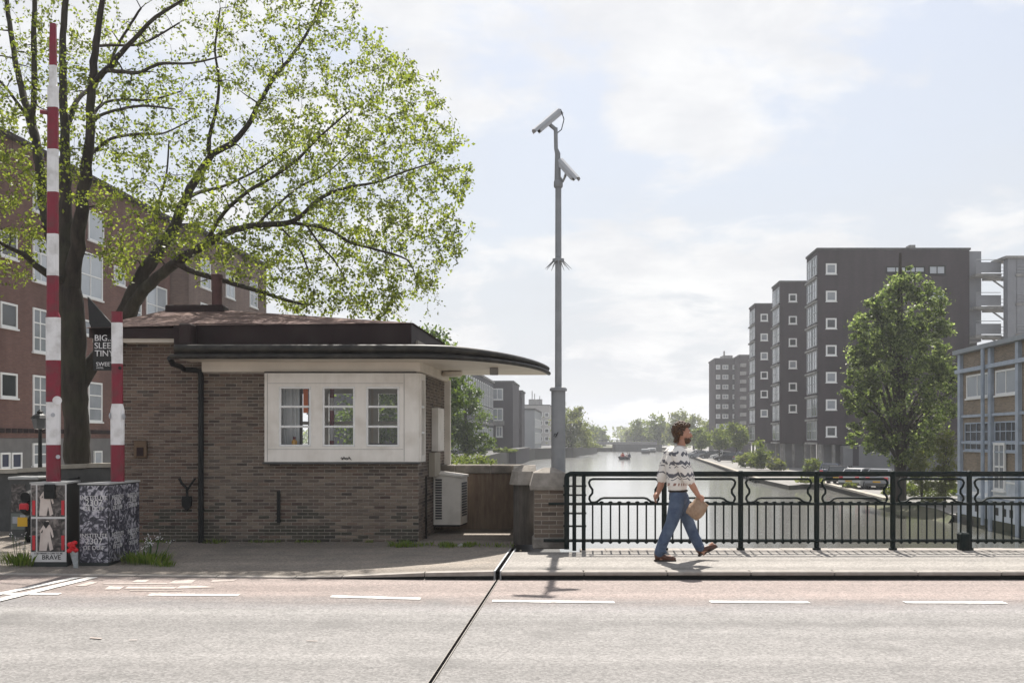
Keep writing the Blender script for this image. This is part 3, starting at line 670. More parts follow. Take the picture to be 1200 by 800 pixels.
gr.tube([c + Vector((-.06, 0, -.02)), c + Vector((-.03, 0, .03)), c + Vector((.02, 0, -.02)), c + Vector((.05, 0, .03)), c + Vector((.09, 0, -.025))], .004, 5)
gr.build('graffiti_tag', M['black'], hs)
# door edge, boxes on the side wall
HB().obox(SP(2.68, .05, 1.46), SD * .04, SN * .06, Vector((0, 0, 1.3))).build('door_post', M['white'], hs)
HB().obox(SP(1.55, .06, 1.85), SD * .32, SN * .055, Vector((0, 0, .36))).build('meter_box', M['white'], hs)
HB().obox(SP(1.2, .06, 1.27), SD * .3, SN * .05, Vector((0, 0, .2))).build('junction_box', mat('box paint', (.33, .29, .23), (.27, .24, .19), 4, .6), hs)
HB().tube([SP(.55, .03, .1), SP(.55, .03, 1.1)], .018, 6).build('cable_pipe', M['gutter'], hs)
# interior
plaster = mat('plaster', (.75, .72, .66), (.7, .66, .6), 2, .9)
b = HB(); b.box(XL + .2, XR - .2, HY + .25, 18.0, .15, .2); b.build('floor', mat('pale floor', (.6, .56, .48), (.54, .5, .43), 2, .6), hs)
b = HB(); b.box(XL + .2, -1.5, 18.0, 18.1, 0, 1.2); b.box(XL + .2, -1.5, 18.0, 18.1, 2.6, 2.74)
for a, c in ((XL + .2, -4.3), (-3.45, -3.4), (-2.55, -2.5), (-1.6, -1.5)): b.box(a, c, 18.0, 18.1, 1.2, 2.6)
b.build('back_wall', plaster, hs)
b = HB()
for a, c in ((-4.3, -3.45), (-3.4, -2.55), (-2.5, -1.6)):
    for z0, z1 in ((1.2, 1.29), (1.95, 2.01), (2.51, 2.6)): b.box(a, c, 17.97, 18.05, z0, z1)
    for q in (a, c - .09): b.box(q, q + .09, 17.965, 18.05, 1.29, 2.51)
b.build('back_window', M['wframe'], hs)
b = HB(); b.box(-4.75, -4.7, HY + .25, 18.0, .2, 2.74); b.box(-3.95, -3.5, 16.6, 16.66, .2, 2.7); b.build('partition', mat('brown panelling', (.11, .065, .045), (.08, .05, .035), 3, .6), hs)
cu = HB(); vs = []; nx = 40
for i in range(nx + 1):
    x = -3.80 + .46 * i / nx; y = 15.68 + .022 * math.sin(i * 1.35) + .008 * math.sin(i * 3.1); vs += [(x, y, 1.3), (x, y, 2.7)]
cu.add(vs, [(2 * i, 2 * i + 2, 2 * i + 3, 2 * i + 1) for i in range(nx)])
cu.build('curtain', mat('white curtain', (.8, .81, .81), (.68, .7, .71), 5, .9), hs, 60)
HB().box(-3.275, -3.20, 15.62, 15.65, 2.1, 2.65).build('orange_drape', mat('orange cloth', (.75, .17, .04), (.65, .14, .03), 4, .9), hs)
HB().box(-4.7, -1.7, 15.42, 15.63, 1.50, 1.545).build('window_ledge', M['cream'], hs)
HB().cbox(-2.45, -1.85, 16.6, 16.9, 1.33, 1.62, .02).build('monitor', M['darkconc'], hs)
HB().cbox(-2.9, -1.6, 16.3, 17.1, 1.22, 1.3, .01).build('desk', M['cream'], hs)
o = P(345, 521, 15.53); bt = thing('yellow_bottle', 'small yellow bottle on the ledge behind the left window of the brick house', 'bottle', (o[0], o[1], 1.546))
MB((0, 0, 0)).lathe([(.04, 0), (.045, .01), (.045, .11), (.02, .14)], (0, 0, 0), 12).build('bottle_body', mat('yellow plastic', (.75, .38, .02), (.7, .33, .02), 4, .35), bt, True)
MB((0, 0, 0)).lathe([(.022, .138), (.022, .175), (.015, .18)], (0, 0, 0), 10).build('bottle_cap', M['redpaint'], bt, True)

px_ = PX(389, 16.1); sp_ = thing('reflection_pole', 'red and white striped pole added behind the middle house window as a barrier reflection', 'pole', (px_, 16.1, .2))  # solid pole added indoors to stand for a barrier's reflection in the glass
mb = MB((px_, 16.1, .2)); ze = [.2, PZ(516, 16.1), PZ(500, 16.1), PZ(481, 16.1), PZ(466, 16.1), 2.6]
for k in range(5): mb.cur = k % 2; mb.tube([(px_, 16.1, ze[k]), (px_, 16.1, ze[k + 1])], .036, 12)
mb.build('reflection_pole_shaft', [M['redpaint'], M['whitepaint']], sp_, True)
mb = MB((px_, 16.1, .2)); mb.lathe([(.12, 0), (.12, .02), (.05, .04), (.045, .12)], (px_, 16.1, .2), 14); mb.build('reflection_pole_foot', M['black'], sp_, True)
# canopy with rounded end
outl = [(-4.95, 14.6)] + [(-1.5 + 2.22 * math.sin(R(t)), 19.2 - 4.6 * math.cos(R(t))) for t in list(range(0, 78, 5)) + [79]]
inner = [(.6, 18.42), (-1.19, 18.42), (-1.45, 15.42), (-4.95, 15.42)]
b = HB(); b.prism(outl + inner, 2.875, 2.90); b.build('canopy_soffit', M['cream'], hs)
b = HB(); b.prism([(x, y + .03) for x, y in outl] + inner, 2.901, lambda p: 3.05 - .06 * max(0, min(1, (p[0] + .9) / 1.5))); b.build('canopy_slab', M['gutter'], hs)
HB().tube([(x, y + .02, 3.015 - .05 * max(0, min(1, (x + .9) / 1.5))) for x, y in outl[:-1]], [.062 - .022 * max(0, min(1, (x + .9) / 1.5)) for x, y in outl[:-1]], 10).build('canopy_roll', M['gutter'], hs, 50)
HB().tube([(-5.0, 14.57, 2.895)] + [(x, y - .03, 2.895) for x, y in outl], .036, 10).build('canopy_gutter', M['gutter'], hs, 50)
b = HB(); b.prism([(-4.77, HY - .09), (XR + .03, HY - .09), (XR + .06, HY), (XR + .3, 18.2), (XR - .2, 18.2), (XR - .2, HY), (-4.77, HY)], ZB1 + .003, 2.874); b.build('frieze', M['cream'], hs)
HB().cbox(PX(574, 16.6), PX(584, 16.6), 16.5, 16.7, 2.76, 2.874, .01).build('soffit_lamp', M['concrete'], hs)
HB().lathe([(.16, 0), (.18, .02), (.18, .07), (.15, .09)], (PX(530, 17.4), 17.4, 2.783), 20).build('round_lamp', M['cream'], hs, True)
# upper roof edge, hipped roof, vent cap, flue
b = HB(); b.prism([(-4.97, 15.03), (-1.52, 15.05), (-1.25, 18.4), (-6.4, 18.4), (-6.4, 17.5), (-4.97, 17.5)], 3.04, 3.43); b.build('roof_fascia', M['brown'], hs)
b = HB(); b.box(-6.38, -4.972, 15.02, 17.48, 3.215, 3.36); b.box(-5.06, -4.9, 14.9, 15.028, 2.93, 3.39); b.build('eave_fascia', M['brown'], hs)
HB().box(-6.36, -4.98, 15.1, 15.405, 3.155, 3.213).build('eave_soffit', M['cream'], hs)
HB().cbox(-4.93, -4.75, 14.72, 15.02, 3.03, 3.40, .02).build('roof_step', M['brown'], hs)
rv = [(-6.42, 14.99, 3.36), (-4.95, 14.99, 3.40), (-1.49, 15.02, 3.44), (-1.22, 18.43, 3.44), (-6.42, 18.43, 3.42), (-5.9, 16.9, 3.87), (-4.8, 16.9, 3.87)]
HB().add(rv, [(0, 1, 6, 5), (1, 2, 6), (2, 3, 6), (3, 4, 5, 6), (4, 0, 5), (0, 4, 3, 2, 1)]).build('roof', M['roof'], hs)
b = HB(); b.cbox(-5.84, -4.86, 16.75, 17.1, 3.76, 3.95, .02); b.build('roof_vent', M['brown'], hs)
b = HB(); b.tube([(-5.02, 16.95, 3.95), (-5.02, 16.95, PZ(326, 16.95))], .085, 12); b.lathe([(.10, 0), (.10, .07), (.085, .08)], (-5.02, 16.95, PZ(327, 16.95)), 12); b.build('flue', mat('rusty flue', (.10, .045, .04), (.06, .03, .028), 6, .7), hs, True)
b = HB(); yp = 15.32
b.tube([(PX(209, 15.0), 14.62, 2.88), (PX(209, 15.0), 14.75, 2.80), P(211, 429, 15.1), P(216, 433, 15.25), P(229, 433.5, yp), P(234, 435, yp), P(235.5, 440, yp), (PX(235.5, yp), yp, .1)], .042, 10)
for z in (.6, 1.5, 2.3): b.lathe([(.05, 0), (.05, .03)], (PX(235.5, yp), yp, z), 10)
b.build('downpipe', M['black'], hs, 50)
# ironwork on the wall
b = HB(); y = HY - .02; b.cbox(PX(158, y), PX(173, y), y - .05, y + .01, PZ(536, y), PZ(516, y), .008); b.build('letterbox', mat('old brass', (.13, .085, .05), (.09, .06, .04), 6, .5, metal=.4), hs)
HB().cbox(PX(161.5, y), PX(169.5, y), y - .056, y - .05, PZ(534, y), PZ(524, y), .002).build('letterbox_flap', M['brown'], hs)
b = HB(); b.prism_xz([(PX(p, y), PZ(q, y)) for p, q in ((214, 581), (225, 581), (225, 592), (219.5, 598), (214, 592))], y - .05, y + .01)
b.tube([P(219.5, 582, y - .02), P(219, 572, y - .03), P(213, 566, y - .05), P(210, 560, y - .06)], .02, 6); b.tube([P(219.5, 574, y - .02), P(224, 567, y - .05), P(229, 560, y - .06)], .018, 6)
b.build('iron_ornament', M['black'], hs)
b = HB(); b.tube([P(326.5, 575, y - .01), P(326.5, 612, y - .01)], .028, 6); b.build('wall_anchor', M['black'], hs)

# grey air conditioning cabinet on the terrace
o = (-1.08, 17, .222); ac = thing('air_conditioner', 'beige metal air conditioning cabinet with louvred sides standing on the terrace', 'air conditioner', o)
pol = [(-1.32, 16.75), (-.865, 16.75), (-.775, 17.28), (-1.2, 17.28)]
beige = mat('beige metal', (.66, .62, .56), (.58, .55, .49), 3, .5, c3=(.36, .32, .28), scale3=3, amt3=.4)
MB(o).prism(pol, .25, lambda p: 1.10 if p[0] < -1 else 1.04).build('cabinet_body', beige, ac)
MB(o).prism([(-1.34, 16.72), (-.85, 16.72), (-.755, 17.31), (-1.22, 17.31)], lambda p: 1.105 if p[0] < -1 else 1.045, lambda p: 1.14 if p[0] < -1 else 1.08).build('lid', beige, ac)
MB(o).prism([(-1.30, 16.78), (-.88, 16.78), (-.79, 17.26), (-1.19, 17.26)], .222, .249).build('base_plinth', M['black'], ac)
lm = MB().obox((0, 0, 0), (.055, 0, 0), (0, .006, .004), (0, -.004, .012)).mesh('louvre', M['darkconc'])
for k in range(16): link('louvre', lm, ac, (-1.235 - o[0], 16.749 - o[1], .36 + k * .043 - o[2]))
lm2 = MB().obox((0, 0, 0), (.012, .19, 0) and Vector((.168, .986, 0)) * .19, (.006, -.001, .004), (.004, 0, -.012)).mesh('louvre', M['darkconc'])
for k in range(13): link('louvre', lm2, ac, (-.817 - o[0], 17.02 - o[1], .4 + k * .045 - o[2]))
# ------------------------------------------------------------------ barriers, cabinets, sign at the left kerb
def boom(px_pts, bands, Y, parent, o, depth=.032):
    # px_pts: (y, xl, xr) outline of the arm; bands: y edges, alternately red and white
    mb = MB(o); ys = sorted(set([p[0] for p in px_pts] + bands), reverse=True)
    pp = sorted(px_pts)
    def at(y):
        for (ya, la, ra), (yb, lb, rb) in zip(pp, pp[1:]):
            if ya <= y <= yb:
                t = (y - ya) / (yb - ya) if yb > ya else 0; return la + (lb - la) * t, ra + (rb - ra) * t
    for y1, y0 in zip(ys, ys[1:]):
        l0, r0 = at(y0 + .01); l1, r1 = at(y1 - .01); mid = (y0 + y1) / 2; i = sum(1 for e in bands if e < mid); mb.cur = 0 if i % 2 == 1 else 1
        vs = []
        for (l, r, y) in ((l1, r1, y1), (l0, r0, y0)):
            xa, xb, z = PX(l, Y), PX(r, Y), PZ(y, Y); e = (xb - xa) * .16
            d = depth * (.6 + .4 * (xb - xa) / .17)
            vs += [(xa + e, Y - d, z), (xb - e, Y - d, z), (xb, Y - d + e, z), (xb, Y + d, z), (xa, Y + d, z), (xa, Y - d + e, z)]
        mb.add(vs, [(0, 1, 2, 3, 4, 5), (6, 7, 8, 9, 10, 11)] + [(k, (k + 1) % 6, (k + 1) % 6 + 6, k + 6) for k in range(6)])
    mb.cur = 0
    return mb.build('boom', [M['redpaint'], M['whitepaint']], parent)
BY1 = 13.25; o = (PX(62, BY1), BY1, .03)
b1 = thing('bridge_barrier', 'tall upright red and white bridge barrier behind the BRAVE poster cabinet', 'barrier', o)
boom([(28, 58.6, 65.4), (76.5, 57.8, 66), (100, 57.6, 66.4), (101, 55.8, 67.8), (126, 55.5, 67.6), (366, 54.7, 68), (372, 53.5, 70), (575, 54.2, 70)], [28, 77, 126, 175, 225, 274, 323, 372, 422, 471, 521], BY1, b1, o)
MB(o).cbox(PX(50, BY1), PX(75, BY1), BY1 - .14, BY1 + .2, .03, PZ(566, BY1), .02).build('hinge_post', M['black'], b1)
MB(o).tube([P(57, 132, BY1), P(47, 131, BY1 - .03)], .03, 8).build('boom_lug', M['redpaint'], b1, True)
MB(o).tube([P(67, 469, BY1 - .03), P(67, 469, BY1 - .06)], .058, 16).build('round_plate', M['whitepaint'], b1)
for (px, py) in ((68, 535), (62, 486)): MB(o).tube([P(px, py, BY1 - .02), P(px, py, BY1 - .045)], .028, 10).build('sticker', M['camw'], b1)
BY2 = 13.5; o = (PX(137, BY2), BY2, .04)
b2 = thing('bridge_barrier', 'shorter upright red and white barrier behind the black and white poster cabinet', 'barrier', o)
boom([(365, 130.6, 142.8), (473, 131, 143.4), (474, 131, 143.4), (481, 129.4, 145), (575, 130, 145)], [365, 378, 426, 473, 521], BY2, b2, o)
for (px, py) in ((130, 487), (144.5, 488)): MB(o).tube([P(px, py, BY2 - .02), P(px + (1 if px > 140 else -1) * 1.2, py, BY2 - .02)], .04, 8).build('bolt', M['camw'], b2)
MB(o).tube([P(140.5, 431, BY2 - .02), P(140.5, 431, BY2 - .05)], .022, 10).build('bolt', M['black'], b2)
for t in (b1, b2): t['group'] = 'raised red and white bridge barriers'

cabm = mat('cabinet side', (.022, .028, .027), (.03, .036, .035), 5, .5, .05); cabtop = mat('grey cabinet lid', (.42, .42, .41), (.33, .33, .32), 5, .6, .05)
def poster_mat(name, kind):
    m = D.materials.new(name); m.use_nodes = True; nt = m.node_tree; N = nt.nodes; L = nt.links; b = N['Principled BSDF']; b.inputs['Roughness'].default_value = .45
    tc = N.new('ShaderNodeTexCoord'); n = N.new('ShaderNodeTexNoise'); n.inputs['Scale'].default_value = 9 if kind == 'bw' else 7; n.inputs['Detail'].default_value = 5; n.inputs['Distortion'].default_value = 2.2; L.new(tc.outputs['Object'], n.inputs[0])
    r = N.new('ShaderNodeValToRGB'); e = r.color_ramp.elements
    if kind == 'bw': cols = [(.38, (.012, .012, .022)), (.5, (.06, .06, .08)), (.58, (.32, .31, .35)), (.7, (.5, .49, .52))]
    else: cols = [(.35, (.015, .014, .014)), (.5, (.07, .06, .055)), (.62, (.16, .14, .13)), (.75, (.26, .22, .2))]
    while len(e) < 4: e.new(.5)
    for i, (p, c) in enumerate(cols): e[i].position = p; e[i].color = (*c, 1)
    L.new(n.outputs[0], r.inputs[0]); L.new(r.outputs[0], b.inputs['Base Color']); return m
pm_bw = poster_mat('swirled black and white print', 'bw'); pm_dk = poster_mat('dark photograph print', 'dk')
white_print = mat('white print', (.62, .61, .60), (.55, .54, .53), 12, .6); red_print = mat('red print', (.55, .03, .04), (.42, .02, .03), 4, .5); pink_print = mat('pale figure print', (.62, .55, .50), (.5, .42, .38), 6, .6); black_print = mat('black print', (.01, .01, .01), (.015, .015, .015), 4, .6)

CY = 12.95; o = (PX(64, CY), CY + .3, .03)
c1 = thing('poster_cabinet', 'dark switch cabinet with two stacked red and white BRAVE posters on its front', 'cabinet', o, 0, 'switch cabinets pasted with posters')
x0, x1 = PX(36, CY), PX(78.5, CY); zt, zb = PZ(566, CY), PZ(660, CY)
xb = PX(93, CY + .62)
MB(o).prism([(x0, CY), (x1, CY), (xb, CY + .62), (x0 + .1, CY + .62)], .02, zt - .01).build('cabinet_body', cabm, c1)
MB(o).prism([(x0 - .01, CY - .012), (x1 + .01, CY - .012), (xb + .01, CY + .63), (x0 + .08, CY + .63)], zt - .009, zt + .012).build('lid', cabtop, c1)
MB(o).box(x0 + .01, x1 - .02, CY + .01, CY + .5, .0, .02).build('plinth', M['black'], c1)
def rect(mb, a, b_, c, d, y, t=.004): mb.box(PX(a, CY), PX(b_, CY), y - t, y, PZ(d, CY), PZ(c, CY)); return mb
ps = rect(MB(o), 36.4, 78, 566.5, 658, CY - .001).build('poster', white_print, c1)
for (ya, yb) in ((568, 605), (607.5, 646)):
    im = MB(o); rect(im, 37, 42.3, ya, yb, CY - .0055); rect(im, 44.2, 76.4, ya, yb, CY - .0055); im = im.build('poster_photo', pm_dk, c1)
    d = .0102
    f = MB(o); Y = CY - d - .002
    def pg(pts): f.prism_xz([(PX(p, CY), PZ(q, CY)) for p, q in pts], Y - .002, Y)
    pg([(49, yb - 1), (50, ya + 20), (51, ya + 12), (47.5, ya + 17), (47, ya + 14), (52, ya + 6.5), (58.5, ya + 6.5), (62, ya + 13), (63.5, ya + 21), (62, ya + 22), (59.3, ya + 14), (60, ya + 22), (63, yb - 3), (59, yb - 1), (57, yb - 12), (55, yb - 1)]); pg([(46.5, yb - 1), (48, yb - 22), (50.5, yb - 22), (49, yb - 1)])
    f.tube([(PX(56, CY), Y, PZ(ya + 4.5, CY)), (PX(56, CY), Y - .002, PZ(ya + 4.5, CY))], .028, 10)
    f.build('printed_figure', pink_print, im)
    h = MB(o); h.prism_xz([(PX(p, CY), PZ(q, CY)) for p, q in ((51.5, ya + 7), (53, ya + 3), (58.5, ya + 3.5), (58, ya + 6.5), (54.5, ya + 11.5))], Y - .006, Y - .0045); h.build('printed_hair', black_print, im)
    r_ = MB(o)
    for a, b2_ in ((38.4, 41.8), (72.4, 76)): r_.box(PX(a, CY), PX(b2_, CY), Y - .002, Y, PZ(yb - 2, CY), PZ(yb - 19, CY))
    r_.build('printed_red_block', red_print, im)
link('poster_lettering', text_mesh('BRAVE', .085, black_print), c1, (PX(60.5, CY) - o[0], CY - .008 - o[1], PZ(652.7, CY) - o[2])).rotation_euler = (R(90), 0, 0)
link('poster_lettering', text_mesh('I DO WHAT I CAN TO BE', .032, black_print), c1, (PX(57, CY) - o[0], CY - .008 - o[1], PZ(648.0, CY) - o[2])).rotation_euler = (R(90), 0, 0)
MB(o).cbox(PX(53, CY), PX(66, CY), CY - .05, CY - .012, PZ(584, CY), PZ(567, CY), .01).build('lock_cover', M['black'], c1)

CY2 = 13.0; o = (PX(118, CY2), CY2 + .45, .04)
c2 = thing('poster_cabinet', 'switch cabinet wrapped in swirling black and white INSTITUTE posters beside the weeds', 'cabinet', o, 0, 'switch cabinets pasted with posters')
x0, x1 = PX(92.5, CY2), PX(127, CY2); zt = PZ(567, CY2); Yb = 13.95; xb = PX(163, Yb)
MB(o).prism([(x0, CY2), (x1, CY2), (xb, Yb), (x0 + .3, Yb)], .03, zt - .008).build('cabinet_body', cabm, c2)
MB(o).prism([(x0 - .012, CY2 - .015), (x1 + .012, CY2 - .015), (xb + .015, Yb + .01), (x0 + .28, Yb + .01)], zt - .007, zt + .013).build('lid', cabtop, c2)
A = Vector((x0, CY2, 0)); B = Vector((x1, CY2, 0)); C_ = Vector((xb, Yb, 0))
def paper(p, q, z0, z1, push):
    t = (q - p).normalized(); nn = Vector((t.y, -t.x, 0)); c = (p + q) / 2 + nn * push; c.z = (z0 + z1) / 2
    po = MB(o).obox(c, t * ((q - p).length / 2 - .004), nn * .002, Vector((0, 0, (z1 - z0) / 2))).build('poster', pm_bw, c2)
    ang = math.atan2(t.y, t.x); w = (q - p).length
    for s, zz, body in ((.075 if w > .37 else .065, .66, 'INSTITUTE'), (.115 if w > .37 else .10, .52, '2307'), (.075 if w > .37 else .065, .36, 'DE DUIF')):
        e = link('poster_lettering', text_mesh(body, s, white_print, .001), po); e.location = Vector((c.x, c.y, z0 + (z1 - z0) * zz)) + nn * .0035 - Vector(o); e.rotation_euler = (R(90), 0, ang)
zm = PZ(611, CY2); z0 = .075
for (p, q) in ((A + Vector((.01, 0, 0)), B), (B, B.lerp(C_, .56)), (B.lerp(C_, .56), C_)):
    for (a, c, k) in ((zm, zt - .02, .003), (z0, zm, .0035)): paper(p, q, a + .002, c - .002, k)

# black sign board hung on the end of the house
SYY = 15.05; o = (PX(118, SYY), SYY, PZ(390, SYY))
sg = thing('sign_board', 'black pointed hanging sign with white SLEEP TINY lettering by the house end', 'sign', o)
pol = [(103.5, 348), (131, 379), (139, 388), (139, 434), (110, 434), (110, 391), (105.5, 378)]
MB(o).prism_xz([(PX(p, SYY), PZ(q, SYY)) for p, q in pol], SYY - .03, SYY + .03).build('board', black_print, sg)
MB(o).tube([(PX(139, SYY), SYY, PZ(400, SYY)), (XL + .1, HY + .05, PZ(400, SYY))], .02, 6).build('bracket', M['black'], sg)
for body, s, px, py in (('BIG..', .13, 111.5, 396.5), ('SLEEP', .13, 111.5, 405.5), ('TINY', .13, 112, 414.5), ('SWEETS', .085, 113.5, 427), ('HOTEL', .035, 114, 431.2)):
    e = link('sign_lettering', text_mesh(body, s, M['whitepaint'], .002, 'LEFT'), sg); e.location = Vector((PX(px, SYY), SYY - .033, PZ(py, SYY))) - Vector(o); e.rotation_euler = (R(90), 0, 0)

# bouquet in a bottle leaning on the cabinet
o = (PX(87, 12.85), 12.85, .025); bq = thing('bouquet', 'red flowers in clear wrap standing between the two poster cabinets', 'bouquet', o)
MB(o).tube([(o[0] + .02, o[1], .03), (o[0] + .02, o[1], .06), (o[0] + .01, o[1], .15), (o[0], o[1], .23), (o[0] - .02, o[1], .26)], [.032, .03, .042, .052, .06], 9).build('wrap', mat('clear wrap', (.45, .47, .48), (.25, .27, .27), 20, .15), bq, True)
f = MB(o)
for k in range(16):
    a = rng.uniform(0, 6.28); r = rng.uniform(0, .06); f.ell((o[0] - .02 + r * math.cos(a), o[1] - .02 + r * math.sin(a) * .7, .27 + rng.uniform(-.04, .09)), (.036, .036, .03), 7, 5)
f.build('red_blooms', mat('red petals', (.62, .015, .02), (.45, .01, .015), 30, .6, .3), bq, True)
MB(o).tube([(o[0] + .03, o[1], .03), (o[0] + .0, o[1], .24)], .012, 6).build('stems', mat('green stem', (.04, .09, .02)), bq)

# grey side-street wall, second cabinet with stickers, scooter, lantern
WY = 17.2; o = (PX(60, WY), WY, 0); lw = thing('low_wall', 'low dark grey concrete wall with its top coloured pale as if sunlit, behind the barriers', 'wall', o)
MB(o).prism_xz([(PX(-60, WY), -.02), (PX(144, WY), -.02), (PX(144, WY), PZ(548, WY)), (PX(66, WY), PZ(549, WY)), (PX(60, WY), PZ(553, WY)), (PX(-60, WY), PZ(556, WY))], WY, WY + .35).build('wall_body', M['darkconc'], lw)
for (a, c, ya, yb) in ((-60, 22, 556, 554), (22.3, 60, 553.5, 551.5), (62, 103, 549.5, 548), (103.3, 146, 547.5, 547)):
    mb = MB(o); za, zc = PZ(ya, WY), PZ(yb, WY); xa_, xc_ = PX(a, WY), PX(c, WY)
    mb.add([(xa_, WY - .05, za), (xc_, WY - .05, zc), (xc_, WY + .42, zc), (xa_, WY + .42, za), (xa_, WY - .05, za + .07), (xc_, WY - .05, zc + .07), (xc_, WY + .42, zc + .07), (xa_, WY + .42, za + .07)], [(0, 1, 2, 3), (4, 5, 6, 7), (0, 1, 5, 4), (1, 2, 6, 5), (2, 3, 7, 6), (3, 0, 4, 7)]); mb.build('coping_stone', M['stonelight'], lw)  # sunlight on the wall's top edge is put into this pale coping colour
GY = 16.2; o = (PX(24, GY), GY, .03); gc = thing('utility_cabinet', 'weathered grey utility cabinet with peeling stickers behind the scooter', 'cabinet', o)
zt = PZ(562, GY)
MB(o).box(PX(11, GY), PX(44, GY), GY, GY + .5, .03, zt).build('cabinet_body', M['darkconc'], gc)
MB(o).cbox(PX(10, GY), PX(46, GY), GY - .03, GY + .53, zt + .002, zt + .05, .01).build('lid', cabtop, gc)
MB(o).box(PX(13.5, GY), PX(30, GY), GY - .006, GY - .001, PZ(599, GY), PZ(567, GY)).build('sticker_field', pm_dk, gc)
MB(o).box(PX(13, GY), PX(34, GY), GY - .006, GY - .001, PZ(620, GY), PZ(601, GY)).build('door_panel', mat('grey green panel', (.17, .19, .17), (.13, .145, .13), 4, .6, c3=(.25, .25, .24), scale3=6, amt3=.6), gc)
for (a, c, ya, yb) in ((15, 21, 605, 613), (24, 30, 603, 609)): MB(o).box(PX(a, GY), PX(c, GY), GY - .01, GY - .0065, PZ(yb, GY), PZ(ya, GY)).build('sticker', M['camw'], gc)

SY_ = 15.3; o = (PX(33, SY_), SY_ + .6, .04); sc = thing('scooter', 'parked black scooter with red tail light and yellow plate seen from behind', 'scooter', o)
xs = PX(31.5, SY_)
tyre = MB(o); tyre.tube([(xs, SY_ + .25 + .21 * math.cos(a), .26 + .21 * math.sin(a)) for a in [2 * math.pi * k / 16 for k in range(16)]], .055, 8, closed=True); w = tyre.build('wheel', M['black'], sc, True)
MB(o).tube([(xs - .04, SY_ + .25, .26), (xs + .04, SY_ + .25, .26)], .14, 12).build('rim', M['steel'], w)
tyre = MB(o); tyre.tube([(xs, SY_ + 1.45 + .21 * math.cos(a), .26 + .21 * math.sin(a)) for a in [2 * math.pi * k / 16 for k in range(16)]], .055, 8, closed=True); w = tyre.build('wheel', M['black'], sc, True)
MB(o).tube([(xs - .04, SY_ + 1.45, .26), (xs + .04, SY_ + 1.45, .26)], .14, 12).build('rim', M['steel'], w)
MB(o).tube([(xs, SY_ - .02, .62), (xs, SY_ + .3, .66), (xs, SY_ + .75, .55), (xs, SY_ + 1.0, .3), (xs, SY_ + 1.25, .35)], [.08, .14, .13, .11, .08], 10).build('scooter_body', cabm, sc, True)
MB(o).tube([(xs, SY_ - .05, .80), (xs, SY_ + .35, .82), (xs, SY_ + .7, .78)], [.08, .12, .09], 10).build('seat', M['black'], sc, True)
MB(o).tube([(xs, SY_ + 1.42, .3), (xs, SY_ + 1.25, 1.0)], .05, 8).build('fork', M['black'], sc, True)
MB(o).tube([(xs - .3, SY_ + 1.15, 1.05), (xs, SY_ + 1.25, 1.0), (xs + .3, SY_ + 1.15, 1.05)], .018, 8).build('handlebar', M['black'], sc, True)
MB(o).cbox(xs - .07, xs + .07, SY_ - .12, SY_ - .06, .60, .71, .02).build('tail_light', red_print, sc)
MB(o).cbox(xs - .08, xs + .07, SY_ - .14, SY_ - .12, .36, .50, .004).build('licence_plate', mat('yellow plate', (.62, .36, .02), (.55, .32, .02), 4, .5), sc)
MB(o).tube([(xs, SY_ - .12, .62), (xs, SY_ + .02, .56)], .05, 8).build('plate_bracket', M['black'], sc, True)

LY = 22; o = (PX(47, LY), LY, 0); ln = thing('street_lantern', 'old black lantern post in front of the brick apartments beside the tall barrier', 'street lamp', o)
b = MB(o); b.tube([(o[0], LY, 0), (o[0], LY, .6), (o[0], LY, .65), (o[0], LY, 1.6), (o[0], LY, PZ(503, LY))], [.08, .08, .05, .04, .035], 10); b.build('post', M['black'], ln, True)
b = MB(o); z = PZ(503, LY); b.lathe([(.06, 0), (.13, .02), (.17, .22), (.17, .24)], (o[0], LY, z), 6); b.build('lantern_glass', mat('lantern glass', (.10, .105, .11), (.06, .065, .07), 5, .2), ln)
b = MB(o); b.lathe([(.2, .24), (.14, .31), (.06, .36), (.07, .39), (.02, .44)], (o[0], LY, z), 8); b.build('lantern_roof', M['black'], ln)
